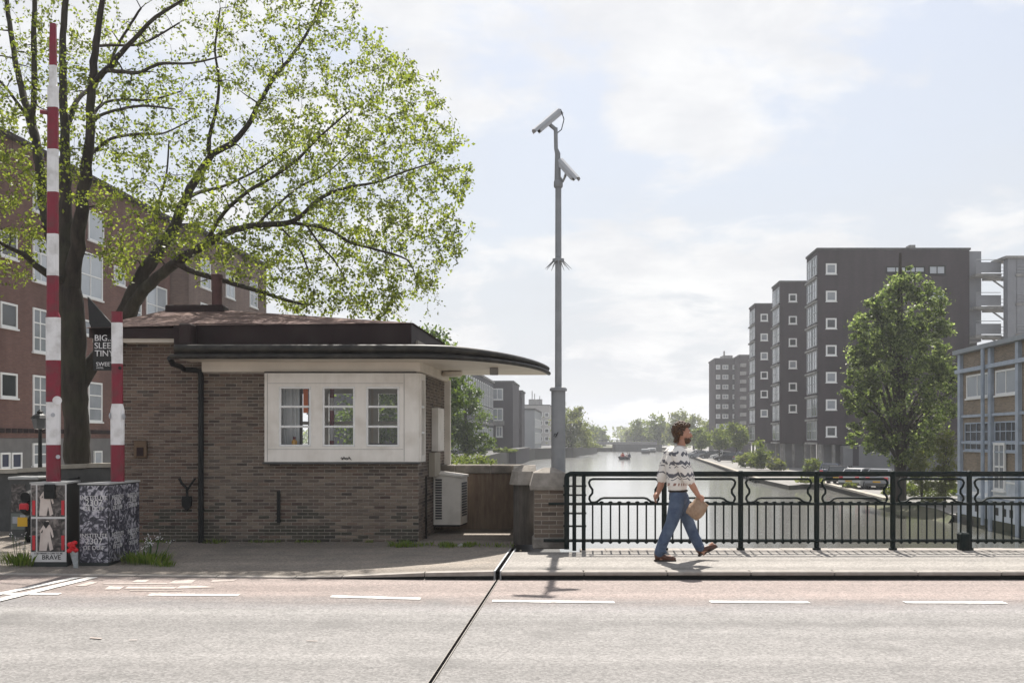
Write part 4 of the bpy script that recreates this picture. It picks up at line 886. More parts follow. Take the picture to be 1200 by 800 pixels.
# ------------------------------------------------------------------ foliage
def leaf_quads(C, size, rg, aspect=.6, flat=0.0):
    n = len(C); d = rg.normal(size=(n, 3)); d /= np.linalg.norm(d, axis=1)[:, None]
    e = rg.normal(size=(n, 3)); e[:, 2] += flat; e -= (e * d).sum(1)[:, None] * d; e /= np.linalg.norm(e, axis=1)[:, None] + 1e-9
    s = size * rg.uniform(.65, 1.3, (n, 1)); f = np.cross(d, e)
    a = C - d * s * .5; b = C + e * s * aspect * .5 + f * s * .08; c = C + d * s * .5; g = C - e * s * aspect * .5 + f * s * .08
    return np.stack([a, b, c, g], 1)
def tree(name, label, loc, crown, n, size, lm, trunk_r=.15, seed=1, group=None, cat='tree', clumps=60, spread=.16, trunk=True, limbs=7):
    # crown: list of (dx, dy, z, rx, ry, rz) ellipsoids relative to the base
    rg = np.random.default_rng(seed); t = thing(name, label, cat, loc, 0, group)
    vol = np.array([c[3] * c[4] * c[5] for c in crown]); vol = vol ** .6 / (vol ** .6).sum()
    cc = []; R_ = []
    for k in range(clumps):
        c = crown[rg.choice(len(crown), p=vol)]; v = rg.normal(size=3); v /= np.linalg.norm(v); r = rg.uniform(.25, 1) ** .45
        cc.append(np.array(c[:3]) + v * r * np.array(c[3:])); R_.append(np.mean(c[3:]))
    cc = np.array(cc); R_ = np.array(R_)
    w = rg.integers(0, clumps, n); g = rg.normal(size=(n, 3)) * np.array([1, 1, .75]) * (R_[w] * spread * rg.uniform(.5, 1.5, n))[:, None]
    pts = cc[w] + g; pts = pts[pts[:, 2] > .15]
    link('crown', quads_mesh('crown', leaf_quads(pts, size, rg), lm), t)
    if trunk:
        top = max(c[2] for c in crown); b = MB()
        b.tube([(0, 0, -.1), (.02, 0, top * .4), (-.03, .02, top * .75), (0, 0, top * 1.1)], [trunk_r * 1.2, trunk_r, trunk_r * .7, trunk_r * .25], 8)
        for k in range(min(limbs, clumps)):
            e = cc[rg.integers(0, clumps)]; s = np.array([0, 0, max(.3, e[2] * rg.uniform(.35, .7))]); m_ = (s + e) / 2 + np.array([0, 0, .1 * abs(e[2])])
            b.tube([s, m_, e], [trunk_r * .5, trunk_r * .3, trunk_r * .1], 5)
        b.build('trunk', M['bark'], t, True)
    return t
LM = dict(
    spring=leaf_mat('spring leaf', [(.035, .046, .010), (.08, .10, .02), (.13, .15, .03), (.05, .066, .016)], .55, (3.1, 3.1, 1.7)),
    poplar=leaf_mat('poplar leaf', [(.026, .040, .014), (.055, .074, .023), (.105, .125, .042), (.19, .21, .105)], .45, (2.9, 3.2, 2.0)),
    dark=leaf_mat('dark tree leaf', [(.025, .042, .012), (.05, .075, .018), (.085, .11, .028)], .42, (2.6, 2.8, 1.2)),
    mid=leaf_mat('mid tree leaf', [(.04, .06, .018), (.075, .095, .025), (.11, .125, .035)], .45, (2.6, 2.7, 1.3)),
    pale=leaf_mat('pale tree leaf', [(.07, .085, .03), (.10, .115, .04), (.14, .14, .06)], .45, (2.3, 2.4, 1.3)))

# ------------------------------------------------------------------ the big street tree at the left
TY = 19.0; TO = (PX(93, TY), TY, 0)
bt = thing('street_tree', 'large spreading tree with thin spring leaves growing beside the brick house', 'tree', TO)
limbs = [  # (photo x, photo y, depth offset, width in photo px)
    [(97, 622, 0, 44), (95, 575, 0, 37), (90, 500, 0, 34), (87, 440, 0, 33), (86, 395, 0, 34), (83, 350, 0, 32), (80, 318, 0, 27), (78, 280, .1, 20), (77, 220, .2, 15), (76, 160, .3, 12), (74, 100, .4, 10), (74, 40, .5, 9), (80, -30, .6, 7), (90, -110, .7, 4)],
    [(84, 340, 0, 24), (90, 290, -.2, 19), (96, 235, -.4, 17), (101, 195, -.5, 15), (106, 150, -.6, 12), (107, 105, -.7, 11), (113, 50, -.8, 9), (121, -10, -.9, 7), (132, -90, -1, 4)],
    [(82, 350, 0, 20), (66, 300, .4, 16), (52, 240, .8, 14), (47, 195, 1, 13), (38, 150, 1.2, 12), (27, 110, 1.4, 9), (16, 60, 1.6, 7), (8, 0, 1.8, 6), (0, -80, 2, 3)],
    [(80, 335, 0, 13), (60, 322, -.4, 11), (42, 312, -.8, 9), (28, 298, -1.1, 7), (10, 290, -1.5, 5), (-20, 270, -2, 3)],
    [(88, 455, 0, 26), (100, 436, .1, 21), (116, 416, .2, 20), (133, 396, .2, 22), (146, 372, .3, 24), (155, 345, .3, 22), (170, 318, .4, 18), (187, 292, .4, 16), (206, 263, .5, 14), (218, 232, .6, 12), (236, 200, .7, 11), (250, 180, .8, 9), (272, 168, .9, 8), (290, 148, 1, 7), (303, 122, 1.1, 6), (325, 86, 1.2, 5), (345, 62, 1.3, 4), (372, 15, 1.4, 3), (385, -40, 1.5, 2)],
    [(246, 185, .75, 7), (245, 162, .5, 6), (252, 137, .3, 5), (257, 95, .1, 4), (252, 60, 0, 3), (258, 10, -.2, 2)],
    [(150, 372, .25, 20), (163, 346, 0, 17), (184, 325, -.2, 15), (210, 305, -.5, 13), (240, 287, -.8, 11), (268, 272, -1.1, 9), (300, 264, -1.4, 8), (340, 261, -1.6, 7), (358, 248, -1.7, 5.5), (378, 231, -1.8, 5), (407, 220, -2, 4), (440, 214, -2.1, 3.2), (472, 202, -2.3, 2.4), (510, 190, -2.4, 1.6)],
    [(342, 261, -1.6, 5), (365, 264, -1.5, 4.6), (388, 270, -1.4, 4.2), (410, 284, -1.3, 4), (447, 294, -1.2, 3.2), (478, 305, -1.1, 2.4), (486, 322, -1, 1.6)],
    [(330, 268, -1.5, 3), (345, 283, -1.3, 2.7), (355, 300, -1.1, 2.4), (363, 322, -.9, 2)],
    [(360, 265, -1.5, 3), (376, 288, -1.6, 2.6), (392, 305, -1.7, 2.3), (405, 328, -1.8, 1.8)],
    [(206, 308, -.5, 9), (232, 320, -.6, 8), (265, 330, -.8, 7), (300, 340, -1, 6), (330, 350, -1.1, 4.5), (360, 358, -1.2, 3)],
    [(107, 104, -.7, 9), (118, 88, -.8, 8), (130, 77, -.9, 8), (142, 62, -1, 7), (156, 47, -1.1, 6), (182, 20, -1.2, 5), (215, 0, -1.3, 4), (250, -30, -1.4, 3)],
    [(126, 83, -.9, 6), (145, 84, -1.2, 5.5), (165, 85, -1.4, 5), (186, 75, -1.6, 4.5), (225, 74, -1.9, 3), (260, 66, -2.1, 2)],
    [(111, 54, -.7, 4), (135, 53, -.3, 3.6), (160, 53, 0, 3.2), (182, 44, .3, 3), (210, 27, .5, 2)],
    [(106, 140, -.6, 5), (114, 128, -.2, 4.5), (126, 119, .2, 4), (150, 117, .6, 3.6), (178, 117, .9, 3), (212, 107, 1.2, 2)],
    [(108, 142, -.6, 5), (122, 133, -1, 4.5), (142, 128, -1.4, 4), (168, 124, -1.8, 3.5), (205, 128, -2.2, 2)],
    [(101, 188, -.5, 6), (113, 175, -.2, 5), (130, 163, .1, 4.5), (160, 157, .5, 4), (192, 156, .9, 2.5), (225, 140, 1.2, 1.6)],
    [(76, 160, .3, 8), (88, 122, .8, 7), (100, 108, 1.2, 6), (120, 90, 1.6, 5), (140, 50, 2, 4), (165, 10, 2.3, 3)],
    [(36, 142, 1.2, 5), (20, 120, .8, 4), (0, 95, .4, 3), (-30, 70, 0, 2)],
    [(40, 60, 1, 8), (40, 40, 1, 7), (41, 0, 1, 6), (38, -60, 1.1, 3)],
    [(38, 150, 1.2, 8), (40, 100, 1.1, 8), (40, 60, 1, 7)],
    [(218, 232, .6, 6), (235, 225, 1.2, 5), (262, 218, 1.8, 4), (300, 200, 2.3, 3), (345, 170, 2.6, 2)],
    [(187, 292, .4, 6), (182, 270, .9, 5), (185, 240, 1.3, 4), (195, 205, 1.7, 3), (198, 165, 1.9, 2)],
    [(240, 287, -.8, 6), (262, 250, -1.2, 5.5), (290, 225, -1.5, 5), (318, 208, -1.7, 4.5), (345, 190, -1.9, 4), (375, 160, -2.1, 3), (410, 130, -2.2, 2)],
    [(300, 264, -1.4, 4), (325, 240, -.8, 3.6), (352, 218, -.3, 3), (380, 205, .1, 2.5), (420, 170, .4, 1.6)],
]
def build_big_tree():
    pos = []; rad = []; b = MB(TO)
    for Lm in limbs:
        pp = [Vector(P(x, y, TY + d)) for x, y, d, w in Lm]; rr = [w * .88 / 2 / F * (TY + d) for x, y, d, w in Lm]
        # smooth with catmull-rom
        op = []; orr = []
        for i in range(len(pp) - 1):
            p0, p1, p2, p3 = pp[max(i - 1, 0)], pp[i], pp[i + 1], pp[min(i + 2, len(pp) - 1)]
            k = max(2, int((p2 - p1).length / .16))
            for q in range(k):
                t = q / k; op.append(.5 * ((2 * p1) + (p2 - p0) * t + (2 * p0 - 5 * p1 + 4 * p2 - p3) * t * t + (3 * p1 - p0 - 3 * p2 + p3) * t ** 3)); orr.append(rr[i] + (rr[i + 1] - rr[i]) * t)
        op.append(pp[-1]); orr.append(rr[-1])
        jit = [p + Vector((nrg.normal(), nrg.normal(), nrg.normal())) * min(r * .10, .012) for p, r in zip(op, orr)]
        b.tube(jit, [r * (1 + .035 * nrg.normal()) for r in orr], 9 if max(orr) > .06 else 6)
        if Lm[0][3] > 30: jit = jit[len(jit) // 2:]; orr = orr[len(orr) // 2:]
        for p, r in zip(jit, orr): pos.append(p); rad.append(r)
    b.build('trunk', M['bark'], bt, 60)
    poly = [(-150, 330), (-150, -230), (420, -220), (440, -60), (415, 0), (440, 40), (462, 62), (492, 76), (512, 112), (532, 150), (543, 190), (553, 212), (540, 240), (540, 280), (550, 300), (520, 312), (512, 338), (488, 352), (470, 368), (450, 382), (400, 374), (330, 362), (300, 350), (290, 345), (262, 320), (230, 335), (205, 300), (165, 318), (130, 335), (112, 300), (120, 260), (95, 230), (75, 240), (45, 250), (60, 290), (40, 330), (20, 345), (0, 335)]
    def inside(x, y):
        c = False
        for (x1, y1), (x2, y2) in zip(poly, poly[1:] + poly[:1]):
            if (y1 > y) != (y2 > y) and x < (x2 - x1) * (y - y1) / (y2 - y1) + x1: c = not c
        return c
    T = []
    while len(T) < 3700:
        x, y = nrg.uniform(-150, 555), nrg.uniform(-230, 384)
        if not inside(x, y) and not (nrg.uniform() < .12 and x > 300 and y > 0 and inside(x - 28, y - 10)): continue
        # sparser near the left, where sky shows between limbs
        dens = 1.0
        if x < 300 and y > 0: dens = .62
        if x > 330 and y > 150: dens = 1.0
        if y < -20: dens = .75
        if 95 < x < 320 and 230 < y < 350: dens = .9
        if nrg.uniform() > dens: continue
        hx = min(1, abs(x - 190) / 380); dep = 3.4 * math.sqrt(max(.08, 1 - hx * hx))
        tp = P(x, y, TY + nrg.uniform(-1, 1) * dep)
        if tp[1] - tp[2] / 1.483 < 11.9: continue      # crown top stays below the photographed sun line
        T.append(tp)
    T = np.array(T); A = np.array([tuple(p) for p in pos]); RD = np.array(rad)
    d = np.array([((A - t) ** 2).sum(1).min() for t in T]); T = T[np.argsort(d)]
    cap = len(A) + len(T) * 7; AA = np.zeros((cap, 3)); RR = np.zeros(cap); n = len(A); AA[:n] = A; RR[:n] = RD
    tw = MB(TO); leaves = []
    for t in T:
        dd = ((AA[:n] - t) ** 2).sum(1); i = int(dd.argmin()); s = AA[i].copy(); r0 = min(RR[i] * .55, .022); L_ = math.sqrt(dd[i])
        k = max(3, min(6, int(L_ / .22) + 2)); bend = nrg.normal(size=3) * L_ * .10 + np.array([0, 0, .10 * L_])
        pts = [s]
        for q in range(1, k + 1):
            u = q / k; p = s + (t - s) * u + bend * math.sin(u * math.pi) + nrg.normal(size=3) * .02 * L_; pts.append(p)
        rr = [max(.0035, r0 * (1 - .8 * q / k)) for q in range(k + 1)]
        tw.tube(pts, rr, 3, caps=False)
        m = len(pts) - 1
        AA[n:n + m] = pts[1:]; RR[n:n + m] = rr[1:]; n += m
        nl = int(nrg.integers(10, 22)); P_ = np.array(pts)
        for _ in range(nl):
            u = nrg.uniform(.45, 1.06) * k; q = min(int(u), k - 1); p = P_[q] + (P_[q + 1] - P_[q]) * (u - q)
            leaves.append(p + nrg.normal(size=3) * .055 + np.array([0, 0, -.02]))
    tw.build('twigs', M['bark'], bt, fix=False)
    C = np.array(leaves) - np.array(TO)
    link('crown', quads_mesh('crown', leaf_quads(C, .071, nrg, .64, .6), LM['spring']), bt)
build_big_tree()

# ------------------------------------------------------------------ windows for buildings
pane_dark = mat('dark pane', (.05, .055, .06), (.03, .033, .036), .6, .06, spec=.6)
pane_pale = mat('curtained pane', (.30, .32, .34), (.20, .22, .24), .8, .12, spec=.6)
pane_sky = mat('bright pane', (.42, .45, .48), (.34, .37, .40), .5, .08, spec=.6)  # reflected sky and curtains put into the pane colour
wcache = {}
def win(parent, loc, rz, w, h, nx=1, ny=1, fr=.07, pm=None, fm=None, bar=None, sill=True, name='window'):
    pm = pm or pane_pale; fm = fm or M['wframe']; bar = bar or fr * .7
    key = (round(w, 2), round(h, 2), nx, ny, fr, pm.name, fm.name, sill)
    if key not in wcache:
        b = MB(); x0, x1, z0, z1 = -w / 2, w / 2, -h / 2, h / 2
        b.box(x0, x1, -.05, .03, z1 - fr, z1); b.box(x0, x1, -.05, .03, z0, z0 + fr); b.box(x0, x0 + fr, -.05, .03, z0 + fr, z1 - fr); b.box(x1 - fr, x1, -.05, .03, z0 + fr, z1 - fr)
        for i in range(1, nx): x = x0 + w * i / nx; b.box(x - bar / 2, x + bar / 2, -.04, .02, z0 + fr, z1 - fr)
        for i in range(1, ny):
            z = z0 + h * i / ny
            for k in range(nx): b.box(x0 + w * k / nx + (fr if k == 0 else bar / 2), x0 + w * (k + 1) / nx - (fr if k == nx - 1 else bar / 2), -.036, .02, z - bar / 2, z + bar / 2)
        if sill: b.box(x0 - .06, x1 + .06, -.1, .02, z0 - .07, z0 - .002)
        g = MB().box(x0 + fr, x1 - fr, -.012, .02, z0 + fr, z1 - fr)
        wcache[key] = (b.mesh('window', fm), g.mesh('pane', pm))
    a, g = wcache[key]; o = link(name, a, parent, loc, rz); link('pane', g, o); return o
def brick_far(name, c1, c2, mortar, axis='Y', scale=1.0):
    m = D.materials.new(name); m.use_nodes = True; nt = m.node_tree; N = nt.nodes; L = nt.links; b = N['Principled BSDF']; b.inputs['Roughness'].default_value = .9; b.inputs['Specular IOR Level'].default_value = .2
    tc = N.new('ShaderNodeTexCoord'); sp = N.new('ShaderNodeSeparateXYZ'); L.new(tc.outputs['Object'], sp.inputs[0]); cb = N.new('ShaderNodeCombineXYZ')
    ad = N.new('ShaderNodeMath'); L.new(sp.outputs[0], ad.inputs[0]); L.new(sp.outputs[1], ad.inputs[1]); L.new(ad.outputs[0], cb.inputs[0]); L.new(sp.outputs[2], cb.inputs[1])
    br = N.new('ShaderNodeTexBrick'); br.inputs['Scale'].default_value = 1 / scale; br.inputs['Color1'].default_value = (*c1, 1); br.inputs['Color2'].default_value = (*c2, 1); br.inputs['Mortar'].default_value = (*mortar, 1)
    br.inputs['Brick Width'].default_value = .22; br.inputs['Row Height'].default_value = .065; br.inputs['Mortar Size'].default_value = .009; L.new(cb.outputs[0], br.inputs[0])
    n = N.new('ShaderNodeTexNoise'); n.inputs['Scale'].default_value = .9; n.inputs['Detail'].default_value = 7; ms = N.new('ShaderNodeMapping'); ms.inputs['Scale'].default_value = (1, 1, .16); L.new(tc.outputs['Object'], ms.inputs[0]); L.new(ms.outputs[0], n.inputs[0])
    mr = N.new('ShaderNodeMapRange'); mr.inputs[1].default_value = .3; mr.inputs[2].default_value = .7; mr.inputs[3].default_value = .78; mr.inputs[4].default_value = 1.2; L.new(n.outputs[0], mr.inputs[0])
    mx = N.new('ShaderNodeMixRGB'); mx.blend_type = 'MULTIPLY'; mx.inputs[0].default_value = 1; L.new(br.outputs[0], mx.inputs[1]); L.new(mr.outputs[0], mx.inputs[2]); L.new(mx.outputs[0], b.inputs['Base Color']); return m
M['redbrick'] = brick_far('red apartment brick', (.18, .096, .075), (.135, .07, .057), (.11, .078, .07))
M['greybrick'] = brick_far('grey brown brick', (.20, .14, .115), (.15, .105, .09), (.18, .14, .12))
M['blockbrick'] = brick_far('dark purple brick', (.060, .047, .050), (.046, .037, .041), (.054, .046, .049))
M['factbrick'] = brick_far('factory brick', (.30, .235, .17), (.20, .16, .12), (.30, .26, .21))
K = .08; SK = math.atan(K)
Uv = Vector((K, 1, 0)).normalized(); Nv = Vector((Uv.y, -Uv.x, 0))

# ------------------------------------------------------------------ red brick apartment row, far left
A0 = -23.7
def FYl(px): return A0 / ((px - 600) / F - K)
def on_left(px, py, push=0): Y = FYl(px); return Vector((A0 + K * Y, Y, PZ(py, Y))) + Nv * push
rzL = R(90) - SK
def facade_prism(mb, A, y0, y1, dep, z0, z1, push=0):   # positive dep runs away from the canal on the left side
    p = [Vector((A + K * y, y, 0)) + Nv * push for y in (y0, y1)]; q = [v - Nv * dep for v in p]
    return mb.prism([(v.x, v.y) for v in (p[0], p[1], q[1], q[0])], z0, z1)
o = (A0 + K * 46, 46, 0); ap = thing('apartment_row', 'red brown brick apartment row with white framed windows behind the big tree', 'apartment building', o)
facade_prism(MB(o), A0, 22, 56, 10, 1.75, 13.9).build('wall', M['redbrick'], ap)
facade_prism(MB(o), A0, 22, 56, 10, -.1, 1.745, -.02).build('plinth', mat('grey plinth', (.16, .155, .15), (.12, .117, .113), 2, .8), ap)
facade_prism(MB(o), A0, 21.8, 56, 10.4, 13.91, 14.1, .25).build('roof_edge', M['brown'], ap)
b = MB(o)
y = 24
while y < 55.5:
    c = Vector((A0 + K * y, y, 2.05)) + Nv * .02; b.obox(c, (Uv + Nv) * .07, (Uv - Nv) * .07, Vector((0, 0, .09))); y += .42
tag(b.build('dogtooth_band', M['brown'], ap), kind='stuff')
def lw_(px0, px1, py0, py1, nx, ny, pm, root=None, oo=None):
    pm_ = (px0 + px1) / 2; a = FYl(px0); c = FYl(px1); Ym = (a + c) / 2; pxm = 600 + F * (A0 + K * Ym) / Ym
    w = (c - a) / math.cos(SK); h = (py1 - py0) / F * Ym; v = Vector((A0 + K * Ym, Ym, PZ((py0 + py1) / 2, Ym)))
    return win(root or ap, v - Vector(oo or o), rzL, w, h, nx, ny, .08, pm)
for (a, c, d, e, nx, ny, pm) in ((0, 19.5, 355, 384, 1, 1, pane_dark), (0, 19.5, 437, 466, 1, 1, pane_dark), (0, 19.5, 273, 302, 1, 1, pane_dark), (38, 55, 362, 413, 2, 3, pane_pale), (38, 55, 440, 491, 2, 3, pane_pale), (38, 56, 280, 331, 2, 3, pane_sky),
                                (91, 119.5, 297, 349, 2, 2, pane_sky), (103, 121, 250, 284, 1, 1, pane_sky), (103, 119, 448, 494, 1, 3, pane_pale), (90, 106, 374, 392, 1, 1, pane_pale), (133, 146, 313, 334, 1, 1, pane_sky), (171, 195, 335, 382, 2, 2, pane_sky),
                                (38, 55, 519, 545, 2, 2, pane_pale), (0, 11, 530, 549, 1, 1, None), (13, 25, 530, 549, 1, 1, None), (110, 119, 528, 545, 1, 1, pane_sky), (38, 56, 205, 250, 2, 3, pane_pale), (133, 146, 385, 412, 1, 2, pane_sky), (150, 165, 345, 385, 2, 2, pane_pale), (-60, -38, 355, 400, 2, 2, pane_pale), (-60, -38, 445, 490, 2, 2, pane_pale)):
    lw_(a, c, d, e, nx, ny, pm or mat('blue door', (.02, .03, .07), (.015, .02, .05), 3, .4))
A1 = A0 + 1.0
o2 = (A1 + K * 62, 62, 0); ap2 = thing('apartment_row', 'grey brown brick apartment wing partly hidden behind the flue and branches', 'apartment building', o2)
facade_prism(MB(o2), A1, 56.1, 69.5, 10, -.1, 13.6).build('wall', M['greybrick'], ap2)
facade_prism(MB(o2), A1, 56.0, 69.7, 10.4, 13.61, 13.85, .25).build('roof_edge', M['brown'], ap2)
for y in (58.5, 62.5, 66.8):
    for z in (3.2, 6.0, 8.8, 11.4):
        v = Vector((A1 + K * y, y, z)); win(ap2, v - Vector(o2), rzL, 1.5, 1.7, 2, 2, .08, pane_sky if (y + z) % 2 > 1 else pane_pale)

# ------------------------------------------------------------------ left bank, beyond the canopy
A2 = -16.4; o = (A2 + K * 140, 140, 0); tw_ = thing('terraced_row', 'dark grey terraced row with tall white windows beyond the canopy', 'terrace', o)
greyb = mat('dark grey render', (.08, .08, .09), (.06, .06, .068), .5, .85)
facade_prism(MB(o), A2, 92, 166, 10, -.2, 11.0).build('wall', greyb, tw_)
facade_prism(MB(o), A2, 91.8, 166.2, 10.4, 11.01, 11.3, .3).build('cornice', M['concrete'], tw_)
facade_prism(MB(o), A2, 91.8, 166.2, 10.2, 4.0, 4.4, .12).build('string_course', M['concrete'], tw_)
y = 94.5
while y < 165:
    for z, h in ((8.6, 3.4), (5.9, 1.6), (2.0, 3.2)):
        win(tw_, Vector((A2 + K * y, y, z)) - Vector(o), rzL, 1.25, h, 1, 2, .14, pane_sky, sill=False)
    y += 2.6
def block(name, label, x0, x1, Y, dep, z0, z1, m, cat='house', group=None):
    o = ((x0 + x1) / 2, Y, z0); t = thing(name, label, cat, o, 0, group); s = K * dep
    MB(o).prism([(x0, Y), (x1, Y), (x1 + s, Y + dep), (x0 + s, Y + dep)], z0, z1).build('wall', m, t)
    MB(o).prism([(x0 - .15, Y - .15), (x1 + .15, Y - .15), (x1 + s + .15, Y + dep + .15), (x0 + s - .15, Y + dep + .15)], z1 + .005, z1 + .3).build('roof_edge', M['darkconc'], t)
    return t, o
dk = mat('dark brick render', (.05, .043, .05), (.036, .031, .037), .8, .85)
Yd = 166.5; t, o = block('canal_house', 'dark purple brick house with three white windows behind the flank pillar', PX(571, Yd), PX(601, Yd), Yd, 14, -.2, PZ(448, Yd), dk)
for (a, c, d, e) in ((576, 589.5, 455, 468.5), (576, 589.5, 478, 493), (581, 589, 499, 512)):
    win(t, Vector(((PX(a, Yd) + PX(c, Yd)) / 2, Yd, (PZ(d, Yd) + PZ(e, Yd)) / 2)) - Vector(o), 0, PX(c, Yd) - PX(a, Yd), PZ(d, Yd) - PZ(e, Yd), 2, 1, .2, pane_pale)
MB(o).box(PX(575, Yd), PX(591, Yd), Yd - 1.2, Yd - .01, PZ(498, Yd), PZ(493, Yd)).build('balcony', M['concrete'], t)
win(t, Vector((PX(585, Yd), Yd, PZ(536, Yd))) - Vector(o), 0, 1.6, 3.2, 2, 3, .15, pane_dark)
Yd = 182; t, o = block('canal_house', 'narrow dark house between the purple brick house and the pale grey building', PX(594, Yd), PX(611.5, Yd), Yd, 8, -.2, PZ(459, Yd), dk)
win(t, Vector((PX(605, Yd), Yd, PZ(535, Yd))) - Vector(o), 0, 1.0, 1.6, 1, 1, .12, pane_dark)
Yd = 196; t, o = block('office_building', 'pale grey building with a white windowed side by the left water edge', PX(611, Yd), PX(626.5, Yd), Yd, 26, -.2, PZ(480, Yd), mat('pale grey cladding', (.34, .35, .36), (.29, .3, .31), .4, .7), 'office')
for k in range(8):
    y = 2 + k * 3
    for z, h in ((2.2, 2.2), (5.2, 1.8)):
        win(t, (PX(626.5, Yd) + K * y - o[0] + .02, y, z), rzL, 2.3, h, 2, 1, .16, pane_sky, sill=False)
Yd = 300; t, o = block('flat_block', 'distant pale flat block with masts on its roof, seen left of the mast sleeve', PX(615, Yd), PX(644, Yd), Yd, 18, -.2, PZ(475, Yd), mat('pale concrete cladding', (.36, .34, .32), (.3, .285, .27), .3, .8), 'apartment building')
for r in range(4):
    for k in range(4): win(t, (-2.8 + k * 1.9, 0, 2.2 + r * 2.4), 0, 1.3, 1.3, 1, 1, .15, pane_dark, sill=False)
b = MB(o); b.box(PX(620, Yd), PX(636, Yd), Yd + 4, Yd + 9, PZ(474, Yd), PZ(467, Yd)); b.build('roof_plant', M['concrete'], t)
b = MB(o)
for p, q in ((624, 457), (627, 460), (633, 463)): b.tube([(PX(p, Yd), Yd + 5, PZ(468, Yd)), (PX(p, Yd), Yd + 5, PZ(q, Yd))], .14, 6)
b.build('roof_mast', M['concrete'], t)
Yd = 150; o = (-.5, 158, -.2); t = thing('boathouse', 'low dark boathouse with pale sloping roof edge at the left water edge', 'boathouse', o)
MB(o).prism([(PX(597, Yd), Yd), (.6, Yd), (3.2, 185), (PX(597, Yd) + 2, 185)], -2.6, 0.1).build('wall', dk, t)
MB(o).prism([(PX(596, Yd), Yd - .3), (.85, Yd - .3), (3.5, 185.3), (PX(597, Yd) + 1.9, 185.3)], .105, .3).build('roof', M['darkconc'], t)

# ------------------------------------------------------------------ apartment blocks on the right bank
def wall_window(t, o, px, py, Y, wp, hp, nx=1, ny=1, pm=None, fr=.17, fm=None): win(t, Vector((PX(px, Y), Y, PZ(py, Y))) - Vector(o), 0, wp / F * Y, hp / F * Y, nx, ny, fr, pm or pane_pale, fm)
bayglass = mat('teal bay glass', (.07, .10, .105), (.045, .065, .07), .4, .08, spec=.7)
greyr = mat('grey ground floor render', (.20, .20, .205), (.16, .16, .165), .6, .8)
def slab_block(label, pc, pr, pt, Y, bays, wins, wx, wp, floors):
    x0, x1 = PX(pc, Y), PX(pr, Y); dep = 5.2; zt = PZ(pt, Y); zb = 1.2; zg = -1.9; s = K * dep; o = (x0, Y, zg)
    t = thing('apartment_block', label, 'apartment building', o, 0, 'dark brick slab blocks on the right bank')
    MB(o).prism([(x0, Y), (x1, Y), (x1 + s, Y + dep), (x0 + s, Y + dep)], zb, zt).build('wall', M['blockbrick'], t)
    MB(o).prism([(x0 - .1, Y - .12), (x1 + .1, Y - .12), (x1 + s + .1, Y + dep + .1), (x0 + s - .1, Y + dep + .1)], zt + .005, zt + .22).build('roof_edge', M['darkconc'], t)
    MB(o).prism([(x0 + 1.0, Y + 1.2), (x1 - .2, Y + 1.2), (x1 + s - .2, Y + dep - .3), (x0 + s + 1.0, Y + dep - .3)], zg, zb - .005).build('ground_floor', greyr, t)
    for k in range(3):
        cx = x0 + .3 + k * 1.45; MB(o).box(cx - .14, cx + .14, Y + .15, Y + .43, zg, zb - .005).build('column', M['concrete'], t)
        MB(o).box(cx + K * 4, cx + .28 + K * 4, Y + 4.2, Y + 4.5, zg, zb - .005).build('column', M['concrete'], t)
    for py in wins: wall_window(t, o, wx, py, Y, wp, wp, 1, 1, pane_dark if rng.random() < .4 else pane_pale, .16)
    # glazed bay on the canal side
    nf = floors; hz_ = (zt - .5 - zb) / nf
    for k in range(nf):
        z = zb + .2 + hz_ * (k + .5)
        for q in range(2):
            d = 1.25 + q * 2.45; c = Vector((x0, Y, 0)) + Uv * d - Nv * .03
            win(t, (c.x - o[0], c.y - o[1], z - o[2]), R(-90) - SK, 2.25, hz_ - .45, 2, 2, .13, bayglass if (k * 2 + q) % 3 else pane_pale, M['steel'], sill=False)
        c = Vector((x0, Y, zb + hz_ * k + .1)) + Uv * 2.5 - Nv * .14; MB(o).obox(c, Uv * 2.45, Nv * .14, Vector((0, 0, .1))).build('balcony', M['concrete'], t)
    return t, o
YA = 103; ta, oa = slab_block('largest and nearest dark brick slab block, directly behind the poplar', 958, 1136, 293, YA, 2, (315, 347, 379, 410.5, 442, 474, 505.5), 974, 12.5, 8)
for (a, c, d, e, nx) in ((1088, 1108, 311, 322, 2), (1088, 1108, 341.5, 353, 2), (1038, 1084, 312, 320, 4), (1088, 1108, 374, 385, 2)): wall_window(ta, oa, (a + c) / 2, (d + e) / 2, YA, c - a, e - d, nx, 1, pane_sky, .14, M['black'])
MB(oa).box(PX(1075, YA), PX(1082, YA), YA + 2, YA + 3, 21.6, 22.2).build('roof_vent', M['concrete'], ta)
MB(oa).box(PX(986, YA), PX(1060, YA), YA - .6, YA + .45, -1.4, PZ(522, YA)).build('ground_wing', greyr, ta)
MB(oa).box(PX(997, YA), PX(1004, YA), YA - .62, YA - .605, -1.0, 1.0).build('dark_mural', dk, ta)
